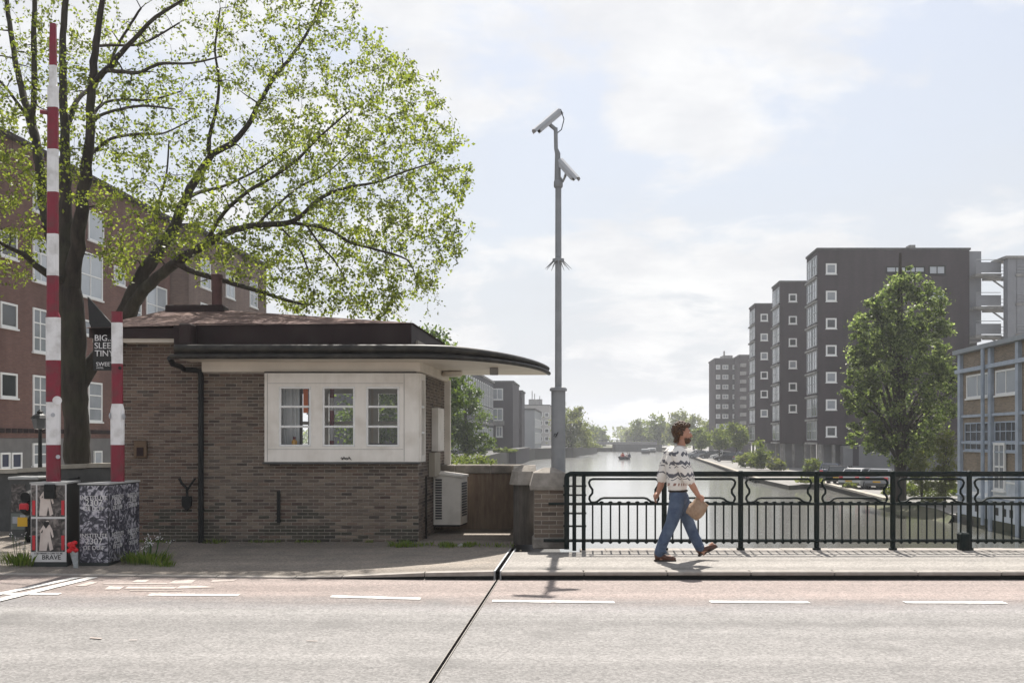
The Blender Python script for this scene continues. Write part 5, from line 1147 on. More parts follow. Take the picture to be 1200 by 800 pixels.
# rear galleries
gal = mat('gallery grey', (.24, .245, .26), (.2, .205, .22), .8, .7)
MB(oa).box(PX(1136.5, YA), PX(1151, YA), YA + .2, YA + 5, PZ(400, YA), PZ(294, YA)).build('lift_shaft', gal, ta)
MB(oa).box(PX(1152, YA), PX(1164, YA), YA + 3.6, YA + 5, PZ(420, YA), PZ(308, YA)).build('gallery_wall', M['darkconc'], ta)
for py in (326, 364, 397):
    b = MB(oa); b.box(PX(1136, YA), PX(1166, YA), YA - 1.4, YA + .1, PZ(py, YA), PZ(py - 3, YA)); b.box(PX(1166.2, YA), PX(1215, YA), YA + 1.6, YA + 2.9, PZ(py - 2, YA), PZ(py - 5, YA)); sb = b.build('gallery_slab', M['concrete'], ta)
    MB(oa).box(PX(1136.5, YA), PX(1165.5, YA), YA - 1.38, YA - 1.33, PZ(py - 4, YA), PZ(py - 16, YA)).build('gallery_parapet', gal, ta)
    b = MB(oa)
    for q in (0, 4, 8): b.tube([(PX(1166, YA), YA + 1.65, PZ(py - 8 - q, YA)), (PX(1215, YA), YA + 1.65, PZ(py - 8 - q, YA))], .035, 5)
    b.tube([(PX(1137, YA), YA - 1.36, PZ(py - 19, YA)), (PX(1165, YA), YA - 1.36, PZ(py - 19, YA))], .035, 5); tag(b.build('gallery_rail', M['steel'], ta), kind='stuff')
    b = MB(oa); b.tube([(PX(1176, YA), YA + 2.5, PZ(py - 3, YA)), (PX(1200, YA), YA + 2.5, PZ(py + 14, YA))], .1, 6); b.build('brace', M['steel'], ta)
YS = 100; o = (PX(1192, YS), YS, -1.4); st = thing('stair_tower', 'open steel framed stair tower above the factory roof at the right edge', 'tower', o)
b = MB(o)
for px in (1181, 1191): b.box(PX(px, YS), PX(px, YS) + .9, YS, YS + .9, -1.4, PZ(303, YS))
b.build('column', gal, st)
MB(o).box(PX(1178, YS), PX(1230, YS), YS - .2, YS + 3, PZ(303, YS), PZ(300, YS)).build('roof_slab', M['concrete'], st)
for py in (324, 358, 394):
    MB(o).box(PX(1190, YS), PX(1230, YS), YS - .1, YS + 3, PZ(py, YS), PZ(py - 3, YS)).build('landing', M['concrete'], st)
    b = MB(o)
    for q in (5, 9, 13): b.tube([(PX(1192, YS), YS - .05, PZ(py - q, YS)), (PX(1230, YS), YS - .05, PZ(py - q, YS))], .035, 5)
    b.build('landing_rail', M['steel'], st)
slab_block('dark brick slab block second from the poplar, in the middle of the three', 914, 962, 331, 124, 2, (349, 375, 401, 427, 453, 478.5), 929, 9.5, 8)
slab_block('dark brick slab block third from the poplar, narrowest of the three', 885, 930, 357, 145, 2, (372, 395, 417, 439.5, 461.5, 484), 895.5, 8.5, 8)
Yd = 230; t, o = block('apartment_block', 'farthest brown tower with rows of small windows above the quay trees', PX(838, Yd), PX(866, Yd), Yd, 12, -1.4, PZ(421, Yd), M['blockbrick'], 'apartment building')
for r in range(7):
    for px in (841.5, 850, 861): wall_window(t, o, px, 430 + r * 11.5, Yd, 5 if px != 850 else 7, 5, 2, 1, pane_pale, .2)
b = MB(o); b.box(PX(851, Yd), PX(862, Yd), Yd + 3, Yd + 7, PZ(420, Yd), PZ(415, Yd)); b.tube([(PX(854, Yd), Yd + 5, PZ(416, Yd)), (PX(854, Yd), Yd + 5, PZ(409, Yd))], .2, 6); b.build('roof_plant', M['concrete'], t)
Yd = 222; t, o = block('apartment_block', 'narrow tower with white balconies between the farthest tower and the slab blocks', PX(866.5, Yd), PX(880, Yd), Yd, 10, -1.4, PZ(417, Yd), M['blockbrick'], 'apartment building')
for r in range(9): MB(o).box(PX(867, Yd), PX(873, Yd), Yd - 1.3, Yd - .01, PZ(430 + r * 9.6, Yd), PZ(426 + r * 9.6, Yd)).build('balcony', M['concrete'], t)

# ------------------------------------------------------------------ canal-side factory at the right edge
AF = 17.2
def FYr(px): return AF / ((px - 600) / F - K)
rzR = R(-90) - SK
o = (AF + K * 42, 42, WZ); fa = thing('factory', 'brick factory with pale blue steel frame standing in the water at the right edge', 'factory', o)
def FP(mb, y0, y1, dep, z0, z1, push=0):
    p = [Vector((AF + K * y, y, 0)) - Nv * push for y in (y0, y1)]; q = [v + Nv * dep for v in p]
    return mb.prism([(v.x, v.y) for v in (p[0], p[1], q[1], q[0])], z0, z1)
bluep = mat('pale blue paint', (.37, .42, .49), (.31, .36, .43), 2, .55, c3=(.22, .26, .3), scale3=2, amt3=.4); bluew = mat('pale blue render', (.60, .65, .70), (.52, .57, .62), 1, .8, c3=(.24, .25, .25), scale3=.9, amt3=.5)
YE = FYr(1125)
FP(MB(o), 26, YE, 12, .25, 5.62).build('wall', M['factbrick'], fa)
FP(MB(o), 25.9, YE + .05, 12.1, -2.6, .245, .06).build('base_wall', bluew, fa)
FP(MB(o), 25.7, YE + .3, 12.6, -2.6, -1.75, .075).build('algae_line', mat('algae', (.08, .085, .05), (.05, .055, .035), 3, .9), fa)
FP(MB(o), 25.5, YE + .15, 13, 5.63, 5.82, .3).build('roof_slab', mat('grey roof', (.28, .30, .32), (.22, .24, .26), 1, .7), fa)
FP(MB(o), 25.6, YE + .1, 12.6, 4.75, 4.92, .22).build('canopy_beam', bluep, fa)
for z in (1.55, 2.75): FP(MB(o), 26, YE + .02, .2, z - .06, z + .06, .1).build('frame_beam', bluep, fa)
for px in (1127.5, 1163.5, 1196):
    y = FYr(px); FP(MB(o), y - .14, y + .14, .3, -2.6, 5.62, .16).build('frame_column', bluep, fa)
MB(o).tube([Vector((AF + K * FYr(1160), FYr(1160), z)) - Nv * r for z, r in ((5.6, .3), (5.45, .3), (5.2, .3), (-2, .3))], .08, 8).build('rainwater_pipe', bluep, fa, True)
def fw(px0, px1, z0, z1, nx, ny, pm, fm=None, fr=.08):
    a, c = FYr(px0), FYr(px1); y = (a + c) / 2; v = Vector((AF + K * y, y, (z0 + z1) / 2)) - Nv * .02 - Vector(o); win(fa, v, rzR, abs(a - c), z1 - z0, nx, ny, fr, pm, fm)
fw(1134, 1160, 3.55, 4.6, 2, 1, pane_sky); fw(1168, 1193, 3.55, 4.6, 2, 1, pane_sky)
fw(1132, 1160, 1.2, 2.45, 4, 3, pane_dark, bluep, .06); fw(1167, 1194, 1.2, 2.45, 4, 3, pane_dark, bluep, .06)
fw(1138, 1160, -.72, -.05, 3, 1, pane_dark); fw(1166, 1193, -.72, -.05, 3, 1, pane_dark)
y = (FYr(1168) + FYr(1180)) / 2; win(fa, Vector((AF + K * y, y, .55)) - Nv * .08 - Vector(o), rzR, 1.15, 2.0, 2, 2, .1, pane_pale, M['wframe'], name='door')
for px in (1146, 1154, 1170, 1179, 1187):
    y = FYr(px); c = Vector((AF + K * y, y, -1.35)) - Nv * .065; MB(o).obox(c, Uv * .16, Nv * .01, Vector((0, 0, .16))).build('vent_opening', M['black'], fa)
FP(MB(o), 26, YE, .5, -.9, -.82, .2).build('ledge', bluep, fa)

# ------------------------------------------------------------------ far bridge
YB = 322; o = (PX(728, YB), YB, WZ); fb = thing('far_bridge', 'distant low road bridge with grey abutment across the canal', 'bridge', o)
MB(o).box(PX(676, YB), PX(770, YB), YB, YB + 10, PZ(520.5, YB), PZ(517.5, YB)).build('deck', M['concrete'], fb)
MB(o).box(PX(721, YB), PX(775, YB), YB - 1.5, YB + 9, WZ - 1, PZ(520.6, YB)).build('abutment', M['darkconc'], fb)
b = MB(o); b.box(PX(676, YB), PX(770, YB), YB - .2, YB - .05, PZ(515.6, YB), PZ(515.1, YB))
x = PX(676, YB)
while x < PX(770, YB): b.box(x, x + .15, YB - .2, YB - .05, PZ(517.5, YB), PZ(515.6, YB)); x += 1.6
b.build('parapet_rail', M['darkconc'], fb)
struct(MB().box(20, 52, 332, 998, -3.2, -1.0).build('far_land', M['soil']))

# ------------------------------------------------------------------ trees and bushes
def ztop(py, Y): return PZ(py, Y)
tree('bank_tree', 'leafy green tree rising behind the roof of the brick house', (-6.5, 60, -.05), [(.2, 0, 6.2, 3.3, 3, 2.6), (-1.5, 0, 4.2, 3, 3, 3.2), (1.4, 0, 4.2, 2.2, 2, 3.0), (0, 0, 1.8, 2.6, 2.4, 1.7), (1.3, 0, 6.9, 2.3, 2.2, 2.3), (1.0, 0, 5.2, 2.4, 2.2, 2.4)], 14000, .25, LM['dark'], .25, 3, clumps=110)
tree('bank_tree', 'round dark green tree between the door post and the terraced row', (PX(546, 88), 88, -.05), [(0, 0, 3.9, 2.2, 2, 2.2), (-.5, 0, 1.6, 2.0, 1.8, 1.7), (.5, 0, 5.2, 1.3, 1.4, 1.3), (-1.4, .2, 5, 1.2, 1.2, 1.5), (.9, 0, 1.2, 1.4, 1.4, 1.2)], 11000, .24, LM['dark'], .18, 4, clumps=100)
tree('willow_tree', 'tall pale willow at the left water edge right of the mast', (PX(669, 222), 222, -.2), [(0, 0, 5.4, 4.1, 4, 4.0), (.4, 0, 2.2, 4.6, 4, 3.2), (1.2, 0, 7.4, 2, 2, 2)], 7000, .5, LM['pale'], .3, 5, clumps=110)
tree('bush', 'round pale bush hanging over the water before the far bridge', (PX(688, 262), 262, -.4), [(0, 0, .6, 3.2, 3, 2.1), (1.4, 0, -.2, 2.2, 2, 1.6)], 3500, .5, LM['pale'], .1, 6, cat='bush', clumps=50, trunk=False)
hz = [(697, 400, 499, 14, 'mid', 'low rounded tree far behind the left end of the far bridge'), (688, 380, 494, 10, 'mid', 'small hazy tree behind the pale bush and willow'), (742, 420, 494, 10, 'pale', 'hazy pale tree behind the abutment of the far bridge'), (752, 360, 488, 12, 'mid', 'hazy mid green tree beside the far bridge abutment'),
      (772, 340, 483, 13, 'mid', 'tall dense tree just left of the walking man\'s head'), (793, 310, 480, 14, 'pale', 'tall pale tree directly behind the walking man\'s head'), (813, 290, 484, 13, 'pale', 'broad pale tree right of the walking man\'s head'), (832, 270, 490, 11, 'pale', 'low tree in front of the farthest tower\'s base')]
for i, (px, Y, pt, hw, lm, lab) in enumerate(hz):
    h = PZ(pt, Y) + 1; r = hw / F * Y
    tree('canal_tree', lab, (PX(px, Y), Y, -1.2), [(0, 0, h * .55, r, r, h * .45), (r * .4, 0, h * .35, r * .8, r * .8, h * .3), (-r * .4, 0, h * .4, r * .8, r * .8, h * .32)], 3500, Y / 330 * .75, LM[lm], .3, 20 + i, 'hazy trees along the far canal', clumps=60)
qt = [(822, 195, 501, 13, 'first small quay tree right of the walking man, beside the parked cars'), (843, 176, 499, 13, 'second small quay tree, in the middle of the row by the parked cars'), (863, 160, 495, 13, 'third and fullest quay tree, nearest the slab blocks')]
for i, (px, Y, pt, hw, lab) in enumerate(qt):
    h = PZ(pt, Y) - QZ; r = hw / F * Y
    tree('quay_tree', lab, (PX(px, Y), Y, QZ), [(0, 0, h * .66, r, r, h * .33), (r * .35, 0, h * .55, r * .75, r * .7, h * .22)], 3200, .36, LM['mid'], .14, 40 + i, 'young trees in a row on the quay', clumps=50)
tree('poplar_tree', 'tall broad columnar poplar standing on the right bank before the largest block', (PX(1055, 57), 57, QZ),
     [(.1, 0, 6.8, 2.8, 2.6, 3.9), (.5, 0, 10.8, 2.0, 1.8, 2.2), (.5, 0, 12.1, 1.2, 1.1, 1.25), (-1.7, 0, 9.6, 1.25, 1.3, 1.9), (1.8, 0, 9.4, 1.2, 1.2, 2.1), (2.5, 0, 6.2, 1.0, 1.1, 2.3), (-2.3, 0, 7.0, .95, 1.1, 2.3), (-2.0, .2, 4.4, 1.0, 1.1, 1.6), (.2, 0, 3.4, 2.2, 1.9, 1.4), (.6, .2, 12.9, .6, .6, .9), (-2.7, 0, 5.6, .6, .6, .9), (3.0, 0, 7.6, .6, .6, 1.0), (-1.2, -.4, 11.0, .7, .7, 1.0)], 42000, .19, LM['poplar'], .28, 8, clumps=430, spread=.085, limbs=26)
tree('young_tree', 'slim young tree between the poplar and the factory corner', (PX(1107, 52), 52, QZ), [(0, 0, 2.4, .62, .6, 1.7), (.1, 0, 3.3, .4, .4, .8), (-.2, 0, 1.4, .65, .6, .8)], 4500, .13, LM['pale'], .06, 9, clumps=70)
tree('young_tree', 'second slim sapling close under the right side of the poplar', (PX(1080, 54.5), 54.5, QZ), [(0, 0, 1.7, .5, .5, 1.3)], 1800, .13, LM['pale'], .05, 10, clumps=40)
bs = [(548, 62, 533, 30, 'mid', 'long low hedge on the left bank seen over the parapet wall'), (590, 130, 531, 12, 'mid', 'dark shrub in front of the purple brick house'), (975, 92, 549, 16, 'mid', 'dark low hedge behind the parked cars left of the poplar'), (1015, 84, 553, 20, 'mid', 'hedge between the white hatchback and the grey ground floor wall'), (1100, 60, 560, 22, 'mid', 'dense shrub between the poplar and the factory corner'), (1046, 61.5, 578, 12, 'pale', 'low grassy shrub on the quay edge below the poplar'), (890, 118, 516, 13, 'mid', 'loose grey green bush at the foot of the narrowest slab block'), (908, 112, 534, 10, 'pale', 'low yellow green bush on the quay edge below the slab blocks'), (876, 124, 530, 14, 'pale', 'flat pale bush beside the bend of the quay'), (952, 96, 537, 11, 'mid', 'round bush in front of the glazed bay of the largest block'), (947, 79, 561, 15, 'pale', 'bush overhanging the dark water behind the railing'), (996, 71, 573, 7, 'pale', 'tiny yellow green bush on the bank beside the parked white car'), (1064, 59.5, 562, 20, 'mid', 'low undergrowth around the poplar trunk'), (1091, 53, 582, 14, 'pale', 'dry pale shrub on the bank slope beside the factory')]
for i, (px, Y, pt, hw, lm, lab) in enumerate(bs):
    zb_ = QZ if px > 650 else -.06; h = PZ(pt, Y) - zb_; r = hw / F * Y; h = max(h, .5)
    tree('bush', lab, (PX(px, Y), Y, zb_), [(0, 0, h * .5, r, r * .8, h * .5), (r * .3, -.2, h * .3, r * .9, r * .7, h * .35)], 2200, .2 * Y / 90, LM[lm], .05, 60 + i, cat='bush', clumps=45, trunk=False)
def wood(name, x0, x1, Y0, Y1, h0, h1, n, size, lm, seed):
    rg = np.random.default_rng(seed); k = 90; cx = rg.uniform(x0, x1, k); cy = rg.uniform(Y0, Y1, k); ch = rg.uniform(h0, h1, k); w = rg.integers(0, k, n)
    p = np.stack([cx[w] + rg.normal(size=n) * 4, cy[w] + rg.normal(size=n) * 4, ch[w] * np.clip(rg.uniform(-.05, 1.1, n), 0, 1.1) - 1], 1)
    return tag(link(name, quads_mesh(name, leaf_quads(p, size, rg), lm)), kind='stuff')
wood('far_woodland', 66, 170, 560, 620, 5, 10, 9000, 2.2, LM['pale'], 90); wood('far_woodland', -160, 22, 420, 480, 4, 8, 9000, 1.8, LM['mid'], 91)
# bank slope, mossy water edge
struct(MB().add([(22.25, 59.2, QZ + .005), (21.65, 50.7, QZ + .005), (20.95, 47.2, QZ + .005), (20.3, 46.4, WZ - .03), (19.9, 51.5, WZ - .03), (20.9, 59.5, WZ - .03)], [(0, 5, 4), (0, 4, 1), (1, 4, 3), (1, 3, 2)]).build('bank_slope', M['soil']))

# ------------------------------------------------------------------ cars and boats
carglass = mat('car glass', (.02, .023, .025), (.03, .033, .035), 1, .05, spec=.8); tyre_m = mat('tyre', (.02, .02, .02), (.03, .03, .03), 10, .8)
def make_car(label, col, L_=4.1, Wd=1.7, H=1.46):
    t = thing('parked_car', label, 'car', (0, 0, 0), 0, 'cars parked on the right quay')
    paint = mat('car paint', col, tuple(c * .93 for c in col), 1, .25, spec=.6)
    prof = [(-L_ / 2, .35), (-L_ / 2 - .02, .6), (-L_ / 2 + .06, .92), (-L_ / 2 + .3, .98), (L_ / 2 - 1.2, .92), (L_ / 2 - .3, .76), (L_ / 2, .6), (L_ / 2 + .02, .35), (L_ / 2 - .2, .22), (-L_ / 2 + .2, .22)]
    b = MB(); w = Wd / 2; n = len(prof); vs = []
    for sx, ins in ((-w, 0), (-w + .12, .0), (w - .12, 0), (w, 0)):
        for (y, z) in prof: vs.append((sx if abs(sx) < w - .01 else sx * (.97 if z > .85 or z < .3 else 1), y * (1 if abs(sx) < w - .01 else .985), z + (.015 if abs(sx) < w - .01 else 0)))
    fs = [(k * n + i, k * n + (i + 1) % n, (k + 1) * n + (i + 1) % n, (k + 1) * n + i) for k in range(3) for i in range(n)] + [tuple(range(n)), tuple(range(3 * n, 4 * n))]
    b.add(vs, fs)
    cab = [(-L_ / 2 + .22, .97), (-L_ / 2 + .62, H - .05), (-L_ / 2 + 1.1, H), (L_ / 2 - 2.0, H - .02), (L_ / 2 - 1.15, .93)]
    roof = [(x_ * (w - .2), y, z + .012) for y, z in cab[1:4] for x_ in (-1, 1)]
    b.add([(v[0], v[1], v[2]) for v in roof] + [(v[0] * .97, v[1], v[2] - .06) for v in roof], [(0, 1, 3, 2), (2, 3, 5, 4), (0, 6, 7, 1), (4, 5, 11, 10), (0, 2, 8, 6), (2, 4, 10, 8), (1, 7, 9, 3), (3, 9, 11, 5)])
    for sx in (-1, 1):
        for (y0, z0), (y1, z1) in ((cab[0], cab[1]), (cab[3], cab[4]), ((-.05, .95), (-.1, H - .02))):
            b.tube([(sx * (w - .1), y0, z0), (sx * (w - .2), y1, z1)], .045, 5)
    b.build('body', paint, t, 35)
    g = MB(); ww = [w - .11, w - .22, w - .22, w - .22, w - .11]; vs = [(-a, y, z) for a, (y, z) in zip(ww, cab)] + [(a, y, z) for a, (y, z) in zip(ww, cab)]
    g.add(vs, [(0, 1, 2, 3, 4), (5, 6, 7, 8, 9)] + [(i, i + 1, i + 6, i + 5) for i in range(4)]); g.build('window_glass', carglass, t)
    for sx in (-1, 1):
        for sy in (-1, 1):
            wh = MB().tube([(sx * (w - .2), sy * (L_ / 2 - .78), .31), (sx * (w + .01), sy * (L_ / 2 - .78), .31)], .31, 14).build('wheel', tyre_m, t)
            MB().tube([(sx * (w + .005), sy * (L_ / 2 - .78), .31), (sx * (w + .02), sy * (L_ / 2 - .78), .31)], .2, 10).build('rim', M['steel'], wh)
        MB().cbox(sx * .55 - .14 + sx * .08, sx * .55 + .14 + sx * .08, -L_ / 2 - .03, -L_ / 2 + .1, .68, .88, .02).build('tail_light', red_print, t)
        MB().cbox(sx * .55 - .16, sx * .55 + .16, L_ / 2 - .12, L_ / 2 + .03, .52, .68, .02).build('headlight', M['camw'], t)
    MB().cbox(-.26, .26, -L_ / 2 - .04, -L_ / 2 + .0, .5, .61, .005).build('licence_plate', bpy.data.materials['yellow plate'], t)
    MB().cbox(-w + .05, w - .05, -L_ / 2 - .06, -L_ / 2 + .1, .3, .46, .03).build('bumper', M['darkconc'], t)
    return t
cars = [make_car('white hatchback parked on the bank left of the poplar trunk', (.6, .6, .6)), make_car('black car parked left of the white hatchback on the bank', (.015, .016, .02)), make_car('silver grey car parked beside the poplar undergrowth', (.25, .26, .28)), make_car('dark blue car parked behind the white hatchback', (.02, .03, .06))]
dq = math.atan2(-2.7, 18)
for c, (x, y, rz) in zip(cars, ((PX(1012, 73), 73, -.85), (PX(986, 80), 80, -.5), (PX(1036, 72), 72, -.6), (PX(974, 88), 88, -.4))): c.location = (x, y, QZ); c.rotation_euler = (0, 0, rz)
far = [(816, 205, 0), (820, 190, 2), (832, 186, 1), (846, 178, 0), (858, 170, 3), (870, 160, 2), (838, 200, 0), (852, 160, 1)]
labs = ['white car first in the far row under the quay trees', 'silver car second in the far row under the quay trees', 'black car third in the far row, between two quay trees', 'white car in the middle of the far quay row', 'dark blue car fifth in the far quay row', 'silver car under the fullest quay tree', 'white car behind the others in the far quay row', 'black car nearest the water in the far quay row']
for (px, Y, k), lab in zip(far, labs):
    c = copy_tree(cars[k]); c['label'] = lab; c.location = (PX(px, Y), Y, QZ); c.rotation_euler = (0, 0, R(rng.choice((60, 80, -70))))

def hull(mb, L_, w, h, z0=-.1):
    st = [(-.5, .82, 1), (-.3, 1, 1), (0, 1, 1), (.25, .85, 1.05), (.42, .45, 1.15), (.5, .04, 1.25)]; vs = []
    for y, k, e in st: vs += [(-w / 2 * k, y * L_, h * e), (-w / 2 * k * .7, y * L_, z0), (w / 2 * k * .7, y * L_, z0), (w / 2 * k, y * L_, h * e)]
    fs = [(4 * i + j, 4 * i + j + 1, 4 * i + j + 5, 4 * i + j + 4) for i in range(5) for j in range(3)] + [(0, 1, 2, 3)]
    return mb.add(vs, fs)
YQ = 195; bo = thing('motor_boat', 'open dark boat with passengers cruising in mid canal', 'boat', (PX(732, YQ), YQ, WZ), R(-8))
hull(MB(), 6.5, 2.6, .6).build('hull', mat('dark hull', (.03, .03, .035), (.04, .04, .045), 3, .4), bo)
MB().box(-1.05, 1.05, -3.0, 2.2, .12, .18).build('deck', M['concrete'], bo)
MB().box(-1.0, 1.0, -3.0, -2.4, .19, .5).build('bench', mat('red cushion', (.35, .05, .04), (.28, .04, .03), 3, .8), bo)
MB().box(-1.0, 1.0, -.6, -.1, .19, .5).build('bench', bpy.data.materials['red cushion'], bo)
def sitter(label, jacket, hair, loc):
    t = thing('person', label, 'person', loc, 0, None)
    b = MB(); b.tube([(0, 0, 0), (0, .02, .35), (0, 0, .55), (0, .02, .68)], [.17, .16, .19, .07], 8); b.tube([(-.2, .02, .5), (-.26, .18, .25), (-.1, .34, .2)], [.06, .055, .04], 6); b.tube([(.2, .02, .5), (.26, .18, .25), (.1, .34, .2)], [.06, .055, .04], 6); b.tube([(-.1, 0, .05), (-.12, .42, .08), (-.12, .45, -.3)], [.09, .075, .05], 6); b.tube([(.1, 0, .05), (.12, .42, .08), (.12, .45, -.3)], [.09, .075, .05], 6)
    b.cur = 1; b.ell((0, .03, .8), (.085, .1, .12), 8, 6); b.build('body', [jacket, M['skin']], t, True)
    MB().ell((0, .0, .84), (.095, .105, .1), 8, 6).build('hair', hair, t, True)
    return t
M['skin'] = mat('skin', (.42, .22, .15), (.36, .18, .12), 10, .55)
jk = [mat('red jacket', (.4, .04, .03)), mat('white shirt', (.6, .6, .58)), mat('navy jacket', (.03, .04, .08)), mat('orange jacket', (.5, .16, .04))]
hr = mat('brown hair', (.05, .028, .018), (.025, .015, .01), 25, .6, .3)
for (dx, dy, k, lab) in ((-.6, -2.7, 0, 'passenger in red jacket seated left on the boat stern bench'), (.6, -2.7, 2, 'passenger in navy jacket seated right on the boat stern bench'), (-.5, -.35, 3, 'passenger in orange jacket seated forward left in the boat'), (.5, -.35, 1, 'passenger in white shirt seated forward right in the boat')):
    sitter(lab, jk[k], hr, (PX(732, YQ) + dx, YQ + dy, WZ + .5))
for (px, Y, L_, lab) in ((764, 300, 8, 'larger pale cabin boat moored just before the far bridge abutment'), (757, 275, 6, 'small pale cabin boat moored nearest along the right quay, left of the walking man')):
    t = thing('moored_boat', lab, 'boat', (PX(px, Y), Y, WZ), R(-14), 'boats moored along the right quay')
    hull(MB(), L_, 2.6, .8).build('hull', M['darkconc'], t)
    MB().cbox(-1.1, 1.1, -L_ * .3, L_ * .15, .7, 1.4, .1).build('cabin', M['steel'], t); MB().box(-1.12, 1.12, -L_ * .26, L_ * .1, 1.05, 1.35).build('cabin_window', pane_dark, t)
# ------------------------------------------------------------------ walking man with a paper bag
WYp = 13.05
o = (PX(797, WYp), WYp, SWZ)
man = thing('person', 'bearded man in patterned white jumper and blue jeans striding right along the bridge', 'person', o)
def Q(px, py, dy=0.0): return Vector((PX(px, WYp), WYp + dy, PZ(py, WYp)))
def chain(mb, pts, rad, n=12, sq=1.0):
    mb.tube(pts, rad, n, sq=sq)
    for p, r in zip(pts, rad): mb.ell(p, (r * (sq if sq != 1 else 1) * .98, r * .98, r * (.98 if sq == 1 else .5)), 12, 8)
    return mb
legN = [Q(793, 583, -.09), Q(790, 597, -.10), Q(785.5, 612, -.10), Q(777, 631, -.09), Q(771, 648, -.08)]
legF = [Q(799, 583, .09), Q(803, 597, .10), Q(807.5, 610, .10), Q(814, 627, .09), Q(822.5, 644, .08)]
armN = [Q(794, 532, -.2), Q(798, 546, -.235), Q(803, 560, -.24), Q(809, 570, -.23), Q(815, 579.5, -.2)]
armF = [Q(789, 532, .2), Q(784, 546, .235), Q(779.5, 560, .25), Q(777.5, 570, .25), Q(774.5, 578, .24)]
b = MB(o)
chain(b, [Q(795, 583), Q(793, 570), Q(793.5, 555), Q(793.5, 540), Q(795, 530)], [.15, .13, .14, .15, .12], 14, .66)
chain(b, [Q(796, 530), Q(798, 523), Q(799.5, 516)], [.068, .056, .056])
b.ell(Q(799.2, 506.5), (.098, .076, .118), 16, 12); b.ell(Q(803.5, 514), (.062, .056, .062), 14, 10); b.ell(Q(805.5, 508.5), (.045, .055, .075), 12, 8)
b.tube([Q(807.2, 505), Q(810.2, 510), Q(811, 511), Q(808, 511.8)], [.012, .015, .014, .012], 8)
b.ell(Q(808.3, 514.8), (.012, .026, .012), 8, 6); b.ell(Q(808, 504.3), (.014, .045, .012), 8, 6)
for s in (-1, 1): b.ell(Q(800, 509.5, s * .076), (.02, .012, .034), 8, 6)
for a in (armN, armF): chain(b, a, [.045, .052, .047, .043, .031])
for l in (legN, legF): chain(b, l, [.088, .082, .062, .057, .046])
def hand(mb, w, d, dn, curl, sgn):
    w = Vector(w); d = Vector(d).normalized(); nrm = Vector(dn).normalized(); side = d.cross(nrm).normalized() * sgn
    palm = w + d * .075
    mb.tube([w, w + d * .04, palm], [.028, .038, .038], 8); mb.ell(w + d * .06, (.036, .032, .044), 10, 8)
    for i, (off, L_) in enumerate(((-.027, .066), (-.009, .076), (.009, .072), (.026, .056))):
        p = palm + side * off; c = curl + .06 * i; q = p + (d * math.cos(c) + nrm * math.sin(c)) * L_ * .5; e = q + (d * math.cos(c * 2.1) + nrm * math.sin(c * 2.1)) * L_ * .55
        mb.tube([p - d * .02, p, q, e], [.011, .0105, .0095, .008], 6); mb.ell(e, (.008, .008, .008), 6, 4)
    t0 = w + d * .028 - side * .03; t1 = t0 - side * .022 + d * .03 + nrm * .012; mb.tube([t0 + side * .01, t0, t1, t1 + d * .032 + nrm * .015], [.014, .013, .011, .009], 6)
hand(b, armN[-1], (.075, .02, -.06), (-.3, .5, -.8), .75, 1)
hand(b, armF[-1], (-.06, -.02, -.085), (.6, -.4, -.4), .4, -1)
for l, tx in ((legN, (.16, 0, -.045)), (legF, (.17, 0, .075))):
    b.tube([l[-1], l[-1] + Vector((.02, 0, -.05)), l[-1] + Vector(tx)], [.045, .045, .03], 8)
body = remesh(b, 'body', M['skin'], man, .0065, 3, .5)
